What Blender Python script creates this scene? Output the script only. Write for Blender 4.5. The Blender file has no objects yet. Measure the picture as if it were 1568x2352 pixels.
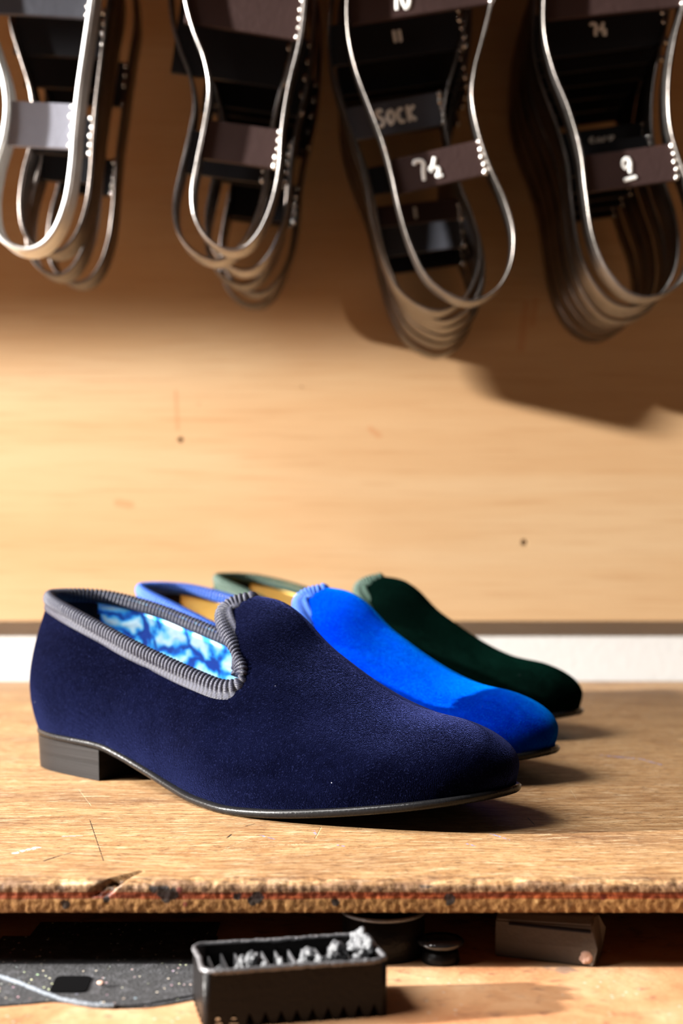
import bpy, bmesh, math, random
from mathutils import Vector, Matrix, noise
random.seed(7)
C = bpy.context.scene.collection
CM = 0.01
BENCH = 90.0            # bench top height above the floor, cm
R = math.radians
sin, cos, pi = math.sin, math.cos, math.pi

# ------------------------------------------------------------------ camera
F_PX, H_CAM = 3200.0, 11.4
PITCH = math.atan(54 / F_PX)

def P(x, y, z):
    """workshop coordinates in cm (z=0 on the bench top) -> metres"""
    return Vector((x * CM, y * CM, (z + BENCH) * CM))

def at(px, py, d):
    """where a photo pixel lies in the room at the distance d (cm) from the lens plane"""
    a, b = (px - 784), (py - 1176)
    ry = F_PX * cos(PITCH) + b * sin(PITCH)
    rz = F_PX * sin(PITCH) - b * cos(PITCH)
    k = d / ry
    return a * k, H_CAM + rz * k

cam = bpy.data.cameras.new('camera')
camo = bpy.data.objects.new('camera', cam)
C.objects.link(camo)
camo.location = P(0, 0, H_CAM)
camo.rotation_euler = (pi / 2 + PITCH, 0, 0)
cam.sensor_fit = 'VERTICAL'
cam.sensor_height = 36
cam.lens = F_PX / 2352 * 36
cam.clip_start = 0.02
cam.dof.use_dof = True
cam.dof.focus_distance = 0.548
cam.dof.aperture_fstop = 9.0
bpy.context.scene.camera = camo

# ------------------------------------------------------------------ object helpers
def tag(o, label=None, cat=None, group=None, kind=None):
    if label: o['label'] = label
    if cat: o['category'] = cat
    if group: o['group'] = group
    if kind: o['kind'] = kind
    return o

def empty(name, loc, rot=(0, 0, 0)):
    o = bpy.data.objects.new(name, None)
    C.objects.link(o)
    o.location = loc
    o.rotation_euler = rot
    o.empty_display_size = 0.02
    return o

def mesh_obj(name, verts, faces, mat, parent=None, smooth=True, uv=None, loc=None, mats=None, fmat=None):
    """verts in cm, local to the parent (or to loc)"""
    me = bpy.data.meshes.new(name)
    me.from_pydata([(v[0] * CM, v[1] * CM, v[2] * CM) for v in verts], [], faces)
    me.update()
    for m in (mats or [mat]): me.materials.append(m)
    if fmat: me.polygons.foreach_set('material_index', fmat)
    me.polygons.foreach_set('use_smooth', [smooth] * len(me.polygons))
    if uv:
        l = me.uv_layers.new(name='UVMap')
        for lp in me.loops: l.data[lp.index].uv = uv[lp.vertex_index]
    o = bpy.data.objects.new(name, me)
    C.objects.link(o)
    if parent: o.parent = parent
    if loc is not None: o.location = loc
    return o

def bm_obj(name, bm, mat, parent=None, smooth=False, loc=None):
    bmesh.ops.recalc_face_normals(bm, faces=bm.faces)
    me = bpy.data.meshes.new(name)
    bmesh.ops.scale(bm, vec=(CM, CM, CM), verts=bm.verts)
    bm.to_mesh(me); bm.free()
    me.materials.append(mat)
    me.polygons.foreach_set('use_smooth', [smooth] * len(me.polygons))
    o = bpy.data.objects.new(name, me)
    C.objects.link(o)
    if parent: o.parent = parent
    if loc is not None: o.location = loc
    return o

def add_box(bm, x0, x1, y0, y1, z0, z1, bev=0.0, seg=2, mtx=None):
    r = bmesh.ops.create_cube(bm, size=1)
    vs = r['verts']
    for v in vs:
        v.co = Vector((x0 + (v.co.x + .5) * (x1 - x0), y0 + (v.co.y + .5) * (y1 - y0), z0 + (v.co.z + .5) * (z1 - z0)))
    if bev > 0:
        es = list({e for v in vs for e in v.link_edges})
        b = bmesh.ops.bevel(bm, geom=es, offset=bev, segments=seg, affect='EDGES', profile=.6)
        vs = list({v for f in b['faces'] for v in f.verts} | {v for v in vs if v.is_valid})
    if mtx is not None:
        for v in vs: v.co = mtx @ v.co
    return vs

def catmull(pts, n, closed=False):
    """resample a Catmull-Rom curve through pts at n points equally spaced by length"""
    P_ = [Vector(p) for p in pts]
    m = len(P_)
    dense = []
    segs = m if closed else m - 1
    for i in range(segs):
        if closed:
            a, b, c, d = P_[(i - 1) % m], P_[i], P_[(i + 1) % m], P_[(i + 2) % m]
        else:
            b, c = P_[i], P_[i + 1]
            a = P_[i - 1] if i > 0 else b * 2 - c
            d = P_[i + 2] if i + 2 < m else c * 2 - b
        # centripetal
        t0 = 0.0
        t1 = t0 + max((b - a).length, 1e-6) ** .5
        t2 = t1 + max((c - b).length, 1e-6) ** .5
        t3 = t2 + max((d - c).length, 1e-6) ** .5
        for k in range(16):
            t = t1 + (t2 - t1) * k / 16
            A1 = a * ((t1 - t) / (t1 - t0)) + b * ((t - t0) / (t1 - t0))
            A2 = b * ((t2 - t) / (t2 - t1)) + c * ((t - t1) / (t2 - t1))
            A3 = c * ((t3 - t) / (t3 - t2)) + d * ((t - t2) / (t3 - t2))
            B1 = A1 * ((t2 - t) / (t2 - t0)) + A2 * ((t - t0) / (t2 - t0))
            B2 = A2 * ((t3 - t) / (t3 - t1)) + A3 * ((t - t1) / (t3 - t1))
            dense.append(B1 * ((t2 - t) / (t2 - t1)) + B2 * ((t - t1) / (t2 - t1)))
    dense.append(P_[0].copy() if closed else P_[-1].copy())
    return resample(dense, n, closed)

def resample(dense, n, closed=False):
    L = [0.0]
    for i in range(1, len(dense)): L.append(L[-1] + (dense[i] - dense[i - 1]).length)
    out = []
    j = 0
    cnt = n if closed else n - 1
    for i in range(n):
        t = L[-1] * i / cnt
        while j < len(L) - 2 and L[j + 1] < t: j += 1
        w = (t - L[j]) / max(L[j + 1] - L[j], 1e-9)
        out.append(dense[j].lerp(dense[j + 1], min(max(w, 0), 1)))
    return out

def interp(x, xs, ys):
    if x <= xs[0]: return ys[0]
    for i in range(1, len(xs)):
        if x <= xs[i]:
            w = (x - xs[i - 1]) / (xs[i] - xs[i - 1])
            return ys[i - 1] + (ys[i] - ys[i - 1]) * w
    return ys[-1]

def sinterp(x, xs, ys):
    """smooth (monotone-ish cubic) interpolation"""
    if x <= xs[0]: return ys[0]
    if x >= xs[-1]: return ys[-1]
    n = len(xs)
    for i in range(1, n):
        if x <= xs[i]: break
    def sl(k):
        if k == 0: return (ys[1] - ys[0]) / (xs[1] - xs[0])
        if k == n - 1: return (ys[-1] - ys[-2]) / (xs[-1] - xs[-2])
        return (ys[k + 1] - ys[k - 1]) / (xs[k + 1] - xs[k - 1])
    h = xs[i] - xs[i - 1]; t = (x - xs[i - 1]) / h
    m0, m1 = sl(i - 1) * h, sl(i) * h
    return (2*t**3 - 3*t*t + 1) * ys[i-1] + (t**3 - 2*t*t + t) * m0 + (-2*t**3 + 3*t*t) * ys[i] + (t**3 - t*t) * m1

# ------------------------------------------------------------------ material helpers
def wood(r, g, b, k=.52):
    c = srgb(r, g, b); return (c[0] * k, c[1] * k * .97, c[2] * k * .93, 1)

def srgb(r, g, b):
    f = lambda c: (c / 255 / 12.92) if c / 255 <= .04045 else ((c / 255 + .055) / 1.055) ** 2.4
    return (f(r), f(g), f(b), 1)

class NT:
    def __init__(self, name):
        self.m = bpy.data.materials.new(name)
        self.m.use_nodes = True
        self.t = self.m.node_tree
        self.b = self.t.nodes['Principled BSDF']
        self.tc = self.t.nodes.new('ShaderNodeTexCoord')
    def n(self, typ, **kw):
        nd = self.t.nodes.new('ShaderNode' + typ)
        for k, v in kw.items():
            if k.startswith('i_'):
                key = k[2:]
                key = int(key) if key.isdigit() else key.replace('_', ' ')
                self.set(nd.inputs[key], v)
            else: setattr(nd, k, v)
        return nd
    def set(self, inp, v):
        if isinstance(v, bpy.types.NodeSocket): self.t.links.new(v, inp)
        else: inp.default_value = v
    def obj(self): return self.tc.outputs['Object']
    def uv(self): return self.tc.outputs['UV']
    def mapping(self, src, scale=(1, 1, 1), loc=(0, 0, 0), rot=(0, 0, 0)):
        return self.n('Mapping', i_Vector=src, i_Scale=scale, i_Location=loc, i_Rotation=rot).outputs[0]
    def noise(self, vec, scale, detail=4, rough=.55, dist=0):
        return self.n('TexNoise', i_Vector=vec, i_Scale=scale, i_Detail=detail, i_Roughness=rough, i_Distortion=dist).outputs[0]
    def voro(self, vec, scale, feature='F1', rnd=1.0):
        nd = self.n('TexVoronoi', feature=feature)
        self.set(nd.inputs['Vector'], vec); nd.inputs['Scale'].default_value = scale
        nd.inputs['Randomness'].default_value = rnd
        return nd
    def math(self, op, a, b=0.0, c=None, clamp=False):
        nd = self.n('Math', operation=op, use_clamp=clamp)
        self.set(nd.inputs[0], a); self.set(nd.inputs[1], b)
        if c is not None: self.set(nd.inputs[2], c)
        return nd.outputs[0]
    def ramp(self, fac, stops, interp='LINEAR'):
        nd = self.n('ValToRGB', i_Fac=fac)
        cr = nd.color_ramp; cr.interpolation = interp
        while len(cr.elements) < len(stops): cr.elements.new(.5)
        for e, (p, c) in zip(cr.elements, stops):
            e.position = p; e.color = c if len(c) == 4 else (*c, 1)
        return nd.outputs[0]
    def mix(self, fac, a, b, typ='MIX'):
        nd = self.n('Mix', data_type='RGBA', blend_type=typ)
        self.set(nd.inputs[0], fac); self.set(nd.inputs[6], a); self.set(nd.inputs[7], b)
        return nd.outputs[2]
    def smooth(self, v, lo, hi):
        nd = self.n('MapRange', interpolation_type='SMOOTHSTEP')
        self.set(nd.inputs[0], v)
        nd.inputs[1].default_value = lo; nd.inputs[2].default_value = hi
        nd.inputs[3].default_value = 0; nd.inputs[4].default_value = 1
        return nd.outputs[0]
    def bump(self, h, strength=.3, dist=.001, normal=None):
        nd = self.n('Bump', i_Height=h, i_Strength=strength, i_Distance=dist)
        if normal is not None: self.set(nd.inputs['Normal'], normal)
        return nd.outputs[0]
    def out(self, **kw):
        for k, v in kw.items(): self.set(self.b.inputs[k.replace('_', ' ')], v)
        return self.m
    def sep(self, v):
        return self.n('SeparateXYZ', i_0=v).outputs
    def seg_mask(self, sx, sy, p, q, w):
        """mask of a mark from p to q on the surface (metres), half width w"""
        dx, dy = q[0] - p[0], q[1] - p[1]
        L2 = dx * dx + dy * dy
        ax = self.math('SUBTRACT', sx, p[0]); ay = self.math('SUBTRACT', sy, p[1])
        t = self.math('ADD', self.math('MULTIPLY', ax, dx / L2), self.math('MULTIPLY', ay, dy / L2), clamp=True)
        ex = self.math('SUBTRACT', ax, self.math('MULTIPLY', t, dx))
        ey = self.math('SUBTRACT', ay, self.math('MULTIPLY', t, dy))
        d = self.math('SQRT', self.math('ADD', self.math('MULTIPLY', ex, ex), self.math('MULTIPLY', ey, ey)))
        return self.math('SUBTRACT', 1.0, self.smooth(d, w * .45, w), clamp=True)

# ---- wood
def mat_bench_top():
    n = NT('worn_bench_plywood')
    o = n.obj()
    wx = n.noise(n.mapping(o, (3, 9, 9)), 2.0, 3)
    warp = n.n('VectorMath', operation='MULTIPLY_ADD', i_0=n.n('TexNoise', i_Vector=n.mapping(o, (6, 14, 6)), i_Scale=1.5, i_Detail=2).outputs[1], i_1=(.0, .02, .0), i_2=o).outputs[0]
    grain = n.noise(n.mapping(warp, (42, 290, 160)), 1.0, 6, .68)
    fine = n.noise(n.mapping(warp, (210, 700, 500)), 1.0, 5, .72)
    pores = n.noise(n.mapping(warp, (260, 1000, 900)), 1.0, 4, .65)
    blot = n.noise(n.mapping(o, (9, 22, 20)), 1.0, 5, .6, .3)
    base = n.ramp(grain, [(.28, wood(146, 102, 62, .52)), (.42, wood(186, 140, 92, .52)), (.55, wood(212, 170, 120, .52)), (.72, wood(232, 196, 148, .52))])
    base = n.mix(n.smooth(blot, .56, .80), base, wood(120, 72, 42, .52), 'MIX')
    base = n.mix(n.math('MULTIPLY', n.smooth(blot, .35, .7), .35), base, wood(150, 92, 52, .52), 'MULTIPLY')
    pale = n.noise(n.mapping(warp, (70, 380, 200), (3, 1, 0)), 1.0, 6, .75)
    base = n.mix(n.math('MULTIPLY', n.smooth(pale, .52, .66), .8), base, wood(250, 224, 184, .52))
    base = n.mix(n.math('MULTIPLY', n.smooth(fine, .52, .64), .75), base, wood(92, 58, 34, .52))
    base = n.mix(n.math('MULTIPLY', n.smooth(fine, .44, .30), .45), base, wood(240, 212, 170, .52))
    base = n.mix(n.math('MULTIPLY', n.smooth(pores, .60, .68), .75), base, wood(70, 42, 25, .52))
    # dirt specks and dark splits that follow the grain
    crack = n.noise(n.mapping(warp, (40, 480, 300), (9, 4, 0)), 1.0, 2, .5)
    ck = n.math('MULTIPLY', n.smooth(crack, .735, .76), n.smooth(blot, .40, .55))
    base = n.mix(ck, base, wood(30, 17, 10, .52))
    speck = n.voro(n.mapping(o, (1, 1, 1)), 420).outputs['Distance']
    spk = n.math('MULTIPLY', n.smooth(speck, .13, .07), n.smooth(n.noise(o, 60, 2), .55, .7))
    base = n.mix(spk, base, wood(55, 35, 25, .52))
    # knife scratches: thin pale lines in all directions
    s = n.sep(o)
    scr = None
    rng = random.Random(5)
    for k in range(26):
        x0 = rng.uniform(-.16, .16); y0 = rng.uniform(.47, .70); a = rng.uniform(-.5, .5) + rng.choice((0, 0, pi / 2.2))
        L = rng.uniform(.01, .05)
        m = n.seg_mask(s[0], s[1], (x0, y0), (x0 + L * cos(a), y0 + L * sin(a)), rng.uniform(.0002, .0004))
        scr = m if scr is None else n.math('MAXIMUM', scr, m)
    scr = n.math('MULTIPLY', scr, n.smooth(n.noise(o, 900, 2), .35, .55))
    base = n.mix(n.math('MULTIPLY', scr, .2), base, wood(250, 230, 196, .8))
    def mark(px0, py0, px1, py1, w):
        out = []
        for px, py in ((px0, py0), (px1, py1)):
            d = H_CAM * F_PX / (py - 1230.0)
            out.append(((px - 784) * d / F_PX * CM, d * CM))
        return n.seg_mask(s[0], s[1], out[0], out[1], w)
    broken = n.smooth(n.noise(n.mapping(o, (1, .6, 1)), 620, 4, .7), .44, .58)
    blue = None
    for a in ((1126, 1913, 1166, 1926, .0008), (595, 1915, 632, 1925, .0006), (720, 1905, 724, 1913, .0007),
              (1378, 1733, 1470, 1742, .0009), (1470, 1742, 1515, 1755, .0009), (775, 1938, 790, 1941, .0005), (1070, 1935, 1090, 1940, .0004)):
        m = mark(*a); blue = m if blue is None else n.math('MAXIMUM', blue, m)
    base = n.mix(n.math('MULTIPLY', blue, broken), base, wood(105, 135, 215, .9))
    wht = n.math('MAXIMUM', mark(38, 1956, 88, 1944, .0019), mark(145, 1918, 190, 1917, .0005))
    base = n.mix(n.math('MULTIPLY', wht, broken), base, wood(240, 238, 235, .95))
    blk = n.math('MAXIMUM', mark(104, 1974, 138, 1963, .0007), mark(138, 1963, 172, 1954, .0004))
    for a in ((208, 1880, 240, 1974, .00025), (522, 1922, 532, 1914, .0005), (560, 1896, 585, 1890, .0004), (1210, 1876, 1226, 1892, .0004), (1238, 1874, 1258, 1875, .0004), (1430, 1865, 1470, 1865, .0005), (1336, 1875, 1356, 1875, .0006)):
        blk = n.math('MAXIMUM', blk, mark(*a))
    base = n.mix(n.math('MULTIPLY', blk, n.smooth(n.noise(o, 700, 2), .3, .5)), base, wood(28, 17, 12, .52))
    # the plies showing on the front edge: top veneer, red core, tan back veneer with ink blots
    z = s[2]; y = s[1]
    zz = n.math('ADD', z, n.math('MULTIPLY', n.math('SUBTRACT', n.noise(n.mapping(o, (40, 1, 1)), 1.0, 3), .5), .0012))
    fibre = n.noise(n.mapping(o, (420, 60, 260)), 1.0, 5, .65)
    eb = n.ramp(fibre, [(.25, wood(112, 76, 40, .52)), (.48, wood(156, 110, 60, .52)), (.64, wood(184, 138, 82, .52)), (.8, wood(236, 200, 140, .52))])
    redf = n.ramp(n.noise(n.mapping(o, (50, 300, 1600)), 1.0, 4), [(.3, wood(84, 32, 12, .52)), (.5, wood(140, 58, 22, .52)), (.7, wood(190, 96, 44, .52))])
    topf = n.ramp(n.noise(n.mapping(o, (420, 60, 200)), 1.0, 5, .7), [(.32, wood(84, 60, 44, .52)), (.5, wood(140, 106, 78, .52)), (.68, wood(196, 160, 120, .52))])
    red = n.math('MULTIPLY', n.smooth(zz, -.0062, -.0057), n.smooth(zz, -.0034, -.0041))
    edge = n.mix(n.smooth(zz, -.0040, -.0034), eb, topf)
    edge = n.mix(red, edge, redf)
    ink = None
    for (px, py, r) in ((375, 2048, .0029), (352, 2040, .0022), (395, 2055, .0024), (380, 2068, .0014), (243, 2066, .0013), (150, 2078, .0018), (985, 2028, .0021), (970, 2030, .0018), (1003, 2026, .0017),
                        (1033, 2066, .0021), (1030, 2074, .0012), (590, 2062, .0024), (580, 2070, .0020), (545, 2060, .0014), (770, 2074, .0016)):
        X, Z = at(px, py, 46.15)
        dx = n.math('SUBTRACT', s[0], X * CM); dz = n.math('SUBTRACT', z, Z * CM)
        d = n.math('SQRT', n.math('ADD', n.math('MULTIPLY', dx, dx), n.math('MULTIPLY', dz, dz)))
        d = n.math('ADD', d, n.math('MULTIPLY', n.math('SUBTRACT', n.noise(o, 500, 3), .5), .0022))
        m = n.math('SUBTRACT', 1.0, n.smooth(d, r * .7, r), clamp=True)
        ink = m if ink is None else n.math('MAXIMUM', ink, m)
    edge = n.mix(n.math('MULTIPLY', ink, .93), edge, wood(26, 26, 30, .52))
    crim = None
    for (px, py, r) in ((412, 2045, .0014), (425, 2078, .0011), (1386, 2062, .0013), (1545, 2008, .0010)):
        X, Z = at(px, py, 46.15)
        dx = n.math('SUBTRACT', s[0], X * CM); dz = n.math('SUBTRACT', z, Z * CM)
        d = n.math('SQRT', n.math('ADD', n.math('MULTIPLY', dx, dx), n.math('MULTIPLY', dz, dz)))
        m = n.math('SUBTRACT', 1.0, n.smooth(d, r * .5, r), clamp=True)
        crim = m if crim is None else n.math('MAXIMUM', crim, m)
    edge = n.mix(n.math('MULTIPLY', crim, .75), edge, wood(110, 12, 32, .52))
    onedge = n.smooth(z, -.0011, -.0022)
    dirty = n.math('MULTIPLY', n.smooth(n.math('ADD', y, n.math('MULTIPLY', n.noise(o, 90, 4), .012)), .4785, .4700), n.smooth(n.noise(n.mapping(o, (60, 200, 60)), 1.0, 4), .42, .6))
    base = n.mix(n.math('MULTIPLY', dirty, .6), base, wood(112, 82, 66, .52))
    col = n.mix(onedge, base, edge)
    hgt = n.math('ADD', n.math('MULTIPLY', grain, .6), n.math('ADD', n.math('MULTIPLY', fine, .8), n.math('MULTIPLY', ck, -1.2)))
    hgt = n.math('ADD', hgt, n.math('MULTIPLY', scr, -.5))
    hgt2 = n.mix(onedge, hgt, n.math('ADD', n.math('MULTIPLY', fibre, .45), n.math('MULTIPLY', n.noise(n.mapping(o, (500, 500, 400)), 1.0, 4), .3)))
    return n.out(Base_Color=col, Roughness=n.math('ADD', .42, n.math('MULTIPLY', blot, .25)), Normal=n.bump(hgt2, .55, .0011), Specular_IOR_Level=.35)

def mat_panel():
    n = NT('golden_plywood')
    o = n.obj()
    g = n.noise(n.mapping(o, (2.5, 12, 22)), 1.0, 4, .5, .8)
    f = n.noise(n.mapping(o, (12, 100, 420)), 1.0, 4, .6)
    b = n.noise(n.mapping(o, (3, 3, 5)), 1.0, 3)
    col = n.ramp(g, [(.25, wood(228, 185, 138)), (.5, wood(234, 195, 150)), (.75, wood(240, 206, 164))])
    col = n.mix(n.math('MULTIPLY', n.smooth(f, .5, .7), .25), col, wood(186, 126, 70))
    col = n.mix(n.math('MULTIPLY', n.smooth(b, .5, .75), .35), col, wood(196, 134, 78))
    s = n.sep(o)
    st = None
    for (px, py, qx, qy, w, ) in ((404, 900, 408, 985, .0018), (1208, 700, 1196, 800, .004), (1230, 690, 1222, 745, .003), (270, 1155, 300, 1160, .004), (870, 1000, 850, 985, .003)):
        X0, Z0 = at(px, py, 108.2); X1, Z1 = at(qx, qy, 108.2)
        m = n.seg_mask(s[0], s[2], (X0 * CM, Z0 * CM), (X1 * CM, Z1 * CM), w)
        st = m if st is None else n.math('MAXIMUM', st, m)
    col = n.mix(n.math('MULTIPLY', st, .4), col, wood(214, 140, 90))
    return n.out(Base_Color=col, Roughness=.5, Normal=n.bump(f, .15, .0006), Specular_IOR_Level=.3)

def mat_lower_board():
    n = NT('stained_board')
    o = n.obj()
    a = n.noise(n.mapping(o, (30, 30, 30)), 1.0, 5, .6, .5)
    b = n.noise(n.mapping(o, (120, 160, 100), (4, 2, 0)), 1.0, 4, .6)
    col = n.ramp(a, [(.3, wood(196, 132, 88)), (.5, wood(218, 164, 118)), (.7, wood(234, 190, 148))])
    col = n.mix(n.math('MULTIPLY', n.smooth(b, .55, .72), .6), col, wood(112, 70, 62))
    c = n.noise(n.mapping(o, (45, 45, 45), (1, 7, 0)), 1.0, 5, .65)
    col = n.mix(n.math('MULTIPLY', n.smooth(c, .58, .68), .55), col, wood(120, 110, 112))
    sp = n.voro(o, 260).outputs['Distance']
    col = n.mix(n.math('MULTIPLY', n.smooth(sp, .16, .10), n.smooth(n.noise(o, 40, 2), .5, .62)), col, wood(225, 215, 200))
    return n.out(Base_Color=col, Roughness=.55, Normal=n.bump(b, .5, .001))

def mat_plain_wood(name, c1, c2, scale=(3, 60, 60)):
    n = NT(name)
    g = n.noise(n.mapping(n.obj(), scale), 1.0, 5, .6, .3)
    return n.out(Base_Color=n.ramp(g, [(.3, c1), (.7, c2)]), Roughness=.6, Normal=n.bump(g, .2, .001))

def mat_plaster(name, c):
    n = NT(name)
    g = n.noise(n.obj(), 18, 5, .6)
    f = n.noise(n.obj(), 160, 3)
    return n.out(Base_Color=n.mix(n.math('MULTIPLY', n.smooth(g, .45, .75), .25), c, (c[0]*.78, c[1]*.77, c[2]*.75, 1)), Roughness=.8, Normal=n.bump(f, .2, .001))

# ---- shoe materials
def mat_velvet(name, dark, mid, sheen, sheen_w=1.0, base_lift=.5, sr=.35):
    n = NT(name)
    o = n.obj(); uv = n.uv()
    blot = n.noise(n.mapping(o, (16, 20, 22)), 1.0, 4, .6, .6)
    nap = n.noise(n.mapping(uv, (260, 320, 1)), 1.0, 3, .7)
    # knit rows of the pile backing
    s = n.sep(uv)
    weave = n.voro(n.mapping(o, (1.0, 1.3, 1.5)), 1550, rnd=.6).outputs['Distance']
    tuft = n.noise(n.mapping(o, (1300, 1300, 1500)), 1.0, 3, .6)
    c = n.mix(n.smooth(n.math('ADD', n.math('MULTIPLY', blot, .7), n.math('MULTIPLY', nap, .3)), .38, .66), dark, mid)
    c = n.mix(n.math('MULTIPLY', n.smooth(tuft, .55, .7), base_lift), c, sheen)
    lint = n.voro(n.mapping(uv, (1, 1, 1)), 95).outputs['Distance']
    c = n.mix(n.smooth(lint, .028, .018), c, srgb(150, 150, 165))
    h = n.math('ADD', n.math('MULTIPLY', weave, -.8), n.math('MULTIPLY', tuft, 1.0))
    return n.out(Base_Color=c, Roughness=.85, Specular_IOR_Level=.0, Sheen_Weight=sheen_w, Sheen_Roughness=sr, Sheen_Tint=sheen,
                 Normal=n.bump(h, .7, .0006))

def mat_braid(name, c, c2):
    n = NT(name)
    s = n.sep(n.uv())
    f = n.noise(n.mapping(n.uv(), (4, 9, 1)), 1.0, 3)
    ph = n.math('FRACT', s[0])
    valley = n.smooth(n.math('ABSOLUTE', n.math('SUBTRACT', ph, .5)), .30, .46)     # groove between two ribs, its shade put into the colour
    yarn = n.math('SINE', n.math('MULTIPLY', s[1], 2 * pi / .045))
    col = n.mix(n.math('MULTIPLY', valley, .8), n.mix(f, c, c2), (c[0] * .12, c[1] * .12, c[2] * .14, 1))
    return n.out(Base_Color=col, Roughness=.42, Specular_IOR_Level=.22, Normal=n.bump(n.math('ADD', f, n.math('MULTIPLY', yarn, .4)), .5, .0003),
                 Sheen_Weight=.0)

def mat_lining_print():
    n = NT('blue_printed_satin')
    o = n.obj()
    w = n.n('TexNoise', i_Vector=o, i_Scale=45.0, i_Detail=3).outputs[1]
    v = n.n('VectorMath', operation='MULTIPLY_ADD', i_0=w, i_1=(.034, .034, .034), i_2=o).outputs[0]
    e = n.voro(v, 62, 'DISTANCE_TO_EDGE').outputs['Distance']
    c = n.voro(v, 62).outputs['Distance']
    g = n.noise(v, 80, 4, .6, .8)
    k = n.math('ADD', n.math('MULTIPLY', n.smooth(e, 0.0, .32), .62), n.math('MULTIPLY', n.math('SUBTRACT', g, .5), 1.1))
    col = n.ramp(k, [(.0, srgb(4, 60, 160)), (.08, srgb(8, 115, 220)), (.2, srgb(50, 175, 245)), (.38, srgb(140, 220, 252)), (.65, srgb(215, 246, 255))])
    return n.out(Base_Color=col, Roughness=.35, Normal=n.bump(n.math('ADD', e, g), .35, .002), Sheen_Weight=.2)

def mat_satin(name, c1, c2):
    n = NT(name)
    g = n.noise(n.obj(), 45, 3, .5, .5)
    return n.out(Base_Color=n.mix(g, c1, c2), Roughness=.38, Normal=n.bump(g, .4, .003))

def mat_sole_leather():
    n = NT('polished_black_leather')
    f = n.noise(n.obj(), 700, 4, .6)
    g = n.noise(n.obj(), 60, 3)
    return n.out(Base_Color=n.mix(g, (.004, .004, .005, 1), (.008, .0078, .008, 1)), Roughness=n.math('ADD', .16, n.math('MULTIPLY', f, .22)), Specular_IOR_Level=.16,
                 Normal=n.bump(f, .35, .0004))

def mat_heel():
    n = NT('stacked_black_heel')
    o = n.obj()
    l = n.noise(n.mapping(o, (4, 4, 900)), 1.0, 4, .6)
    return n.out(Base_Color=n.ramp(l, [(.3, (.007, .0062, .0062, 1)), (.7, (.013, .0115, .0115, 1))]), Roughness=.40, Specular_IOR_Level=.10, Normal=n.bump(l, .25, .0006))

# ---- metals
def mat_steel(name, c1, c2, rough=.32, rust=0.0, met=1.0):
    n = NT(name)
    o = n.obj()
    g = n.noise(n.mapping(o, (40, 40, 40)), 1.0, 5, .6)
    f = n.noise(o, 420, 3, .6)
    col = n.mix(n.smooth(g, .35, .65), c1, c2)
    if rust: col = n.mix(n.math('MULTIPLY', n.smooth(n.noise(o, 90, 5, .6), .56, .68), rust), col, srgb(120, 58, 26))
    return n.out(Base_Color=col, Metallic=met, Roughness=n.math('ADD', rough - .08, n.math('MULTIPLY', f, .2)), Normal=n.bump(f, .2, .0006))

def mat_plain(name, c, rough=.6, met=0.0, spec=.5, bump=0, bs=300):
    n = NT(name)
    kw = dict(Base_Color=n.mix(n.noise(n.obj(), 50, 3), c, (c[0]*.7, c[1]*.7, c[2]*.7, 1)), Roughness=rough, Metallic=met, Specular_IOR_Level=spec)
    if bump: kw['Normal'] = n.bump(n.noise(n.obj(), bs, 4), bump, .001)
    return n.out(**kw)

def mat_glitter_mat():
    n = NT('dusty_black_abrasive')
    o = n.obj()
    v = n.voro(o, 520)
    v2 = n.voro(o, 260)
    gate = n.smooth(n.noise(o, 45, 3), .34, .5)
    sp = n.math('MULTIPLY', n.smooth(v.outputs['Distance'], .22, .12), n.smooth(n.sep(v.outputs['Color'])[0], .72, .8))
    sp2 = n.math('MULTIPLY', n.smooth(v2.outputs['Distance'], .16, .09), n.smooth(n.sep(v2.outputs['Color'])[1], .75, .82))
    sp = n.math('MULTIPLY', n.math('MAXIMUM', sp, sp2), gate)
    hue = n.mix(.45, v.outputs['Color'], (.7, .85, .8, 1))
    dust = n.math('MULTIPLY', n.smooth(n.noise(o, 220, 4), .45, .75), .5)
    base = n.mix(dust, (.014, .014, .016, 1), (.085, .085, .095, 1))
    return n.out(Base_Color=n.mix(sp, base, hue), Roughness=.75, Normal=n.bump(n.noise(o, 900, 3), .8, .0008))

M = {}
M['bench'] = mat_bench_top()
M['panel'] = mat_panel()
M['lower'] = mat_lower_board()
M['dark_wood'] = mat_plain_wood('brown_timber', srgb(88, 48, 26), srgb(130, 78, 44))
M['plaster'] = mat_plaster('white_plaster', (.50, .50, .50, 1))
M['floor'] = mat_plain_wood('floor_boards', srgb(96, 72, 52), srgb(134, 104, 78), (3, 24, 3))
M['navy'] = mat_velvet('navy_velvet', (.0005, .0006, .0026, 1), (.0013, .0017, .0075, 1), (.052, .066, .225, 1), .95, .06, .28)
M['royal'] = mat_velvet('royal_blue_velvet', (.0, .008, .20, 1), (.0, .022, .36, 1), (.0, .28, .9, 1), .75, .12, .30)
M['green'] = mat_velvet('dark_green_velvet', (.0003, .0012, .0009, 1), (.0007, .0035, .0025, 1), (.001, .018, .011, 1), .40, .03, .30)
M['navy_braid'] = mat_braid('slate_braid', (.022, .0235, .038, 1), (.036, .038, .058, 1))
M['blue_braid'] = mat_braid('blue_braid', (.010, .055, .30, 1), (.035, .11, .42, 1))
M['green_braid'] = mat_braid('green_braid', (.020, .045, .034, 1), (.045, .078, .06, 1))
M['print'] = mat_lining_print()
M['gold'] = mat_satin('golden_satin', srgb(250, 200, 90), srgb(255, 228, 150))
M['shaded_heel_lining'] = mat_plain('shaded_suede', (.012, .010, .014, 1), .9, spec=.1)  # suede darkened, shade inside the heel put into its colour
M['sole'] = mat_sole_leather()
M['heel'] = mat_heel()
M['steel_bright'] = mat_steel('bright_steel', (.80, .80, .78, 1), (.62, .61, .60, 1), .42)
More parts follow.
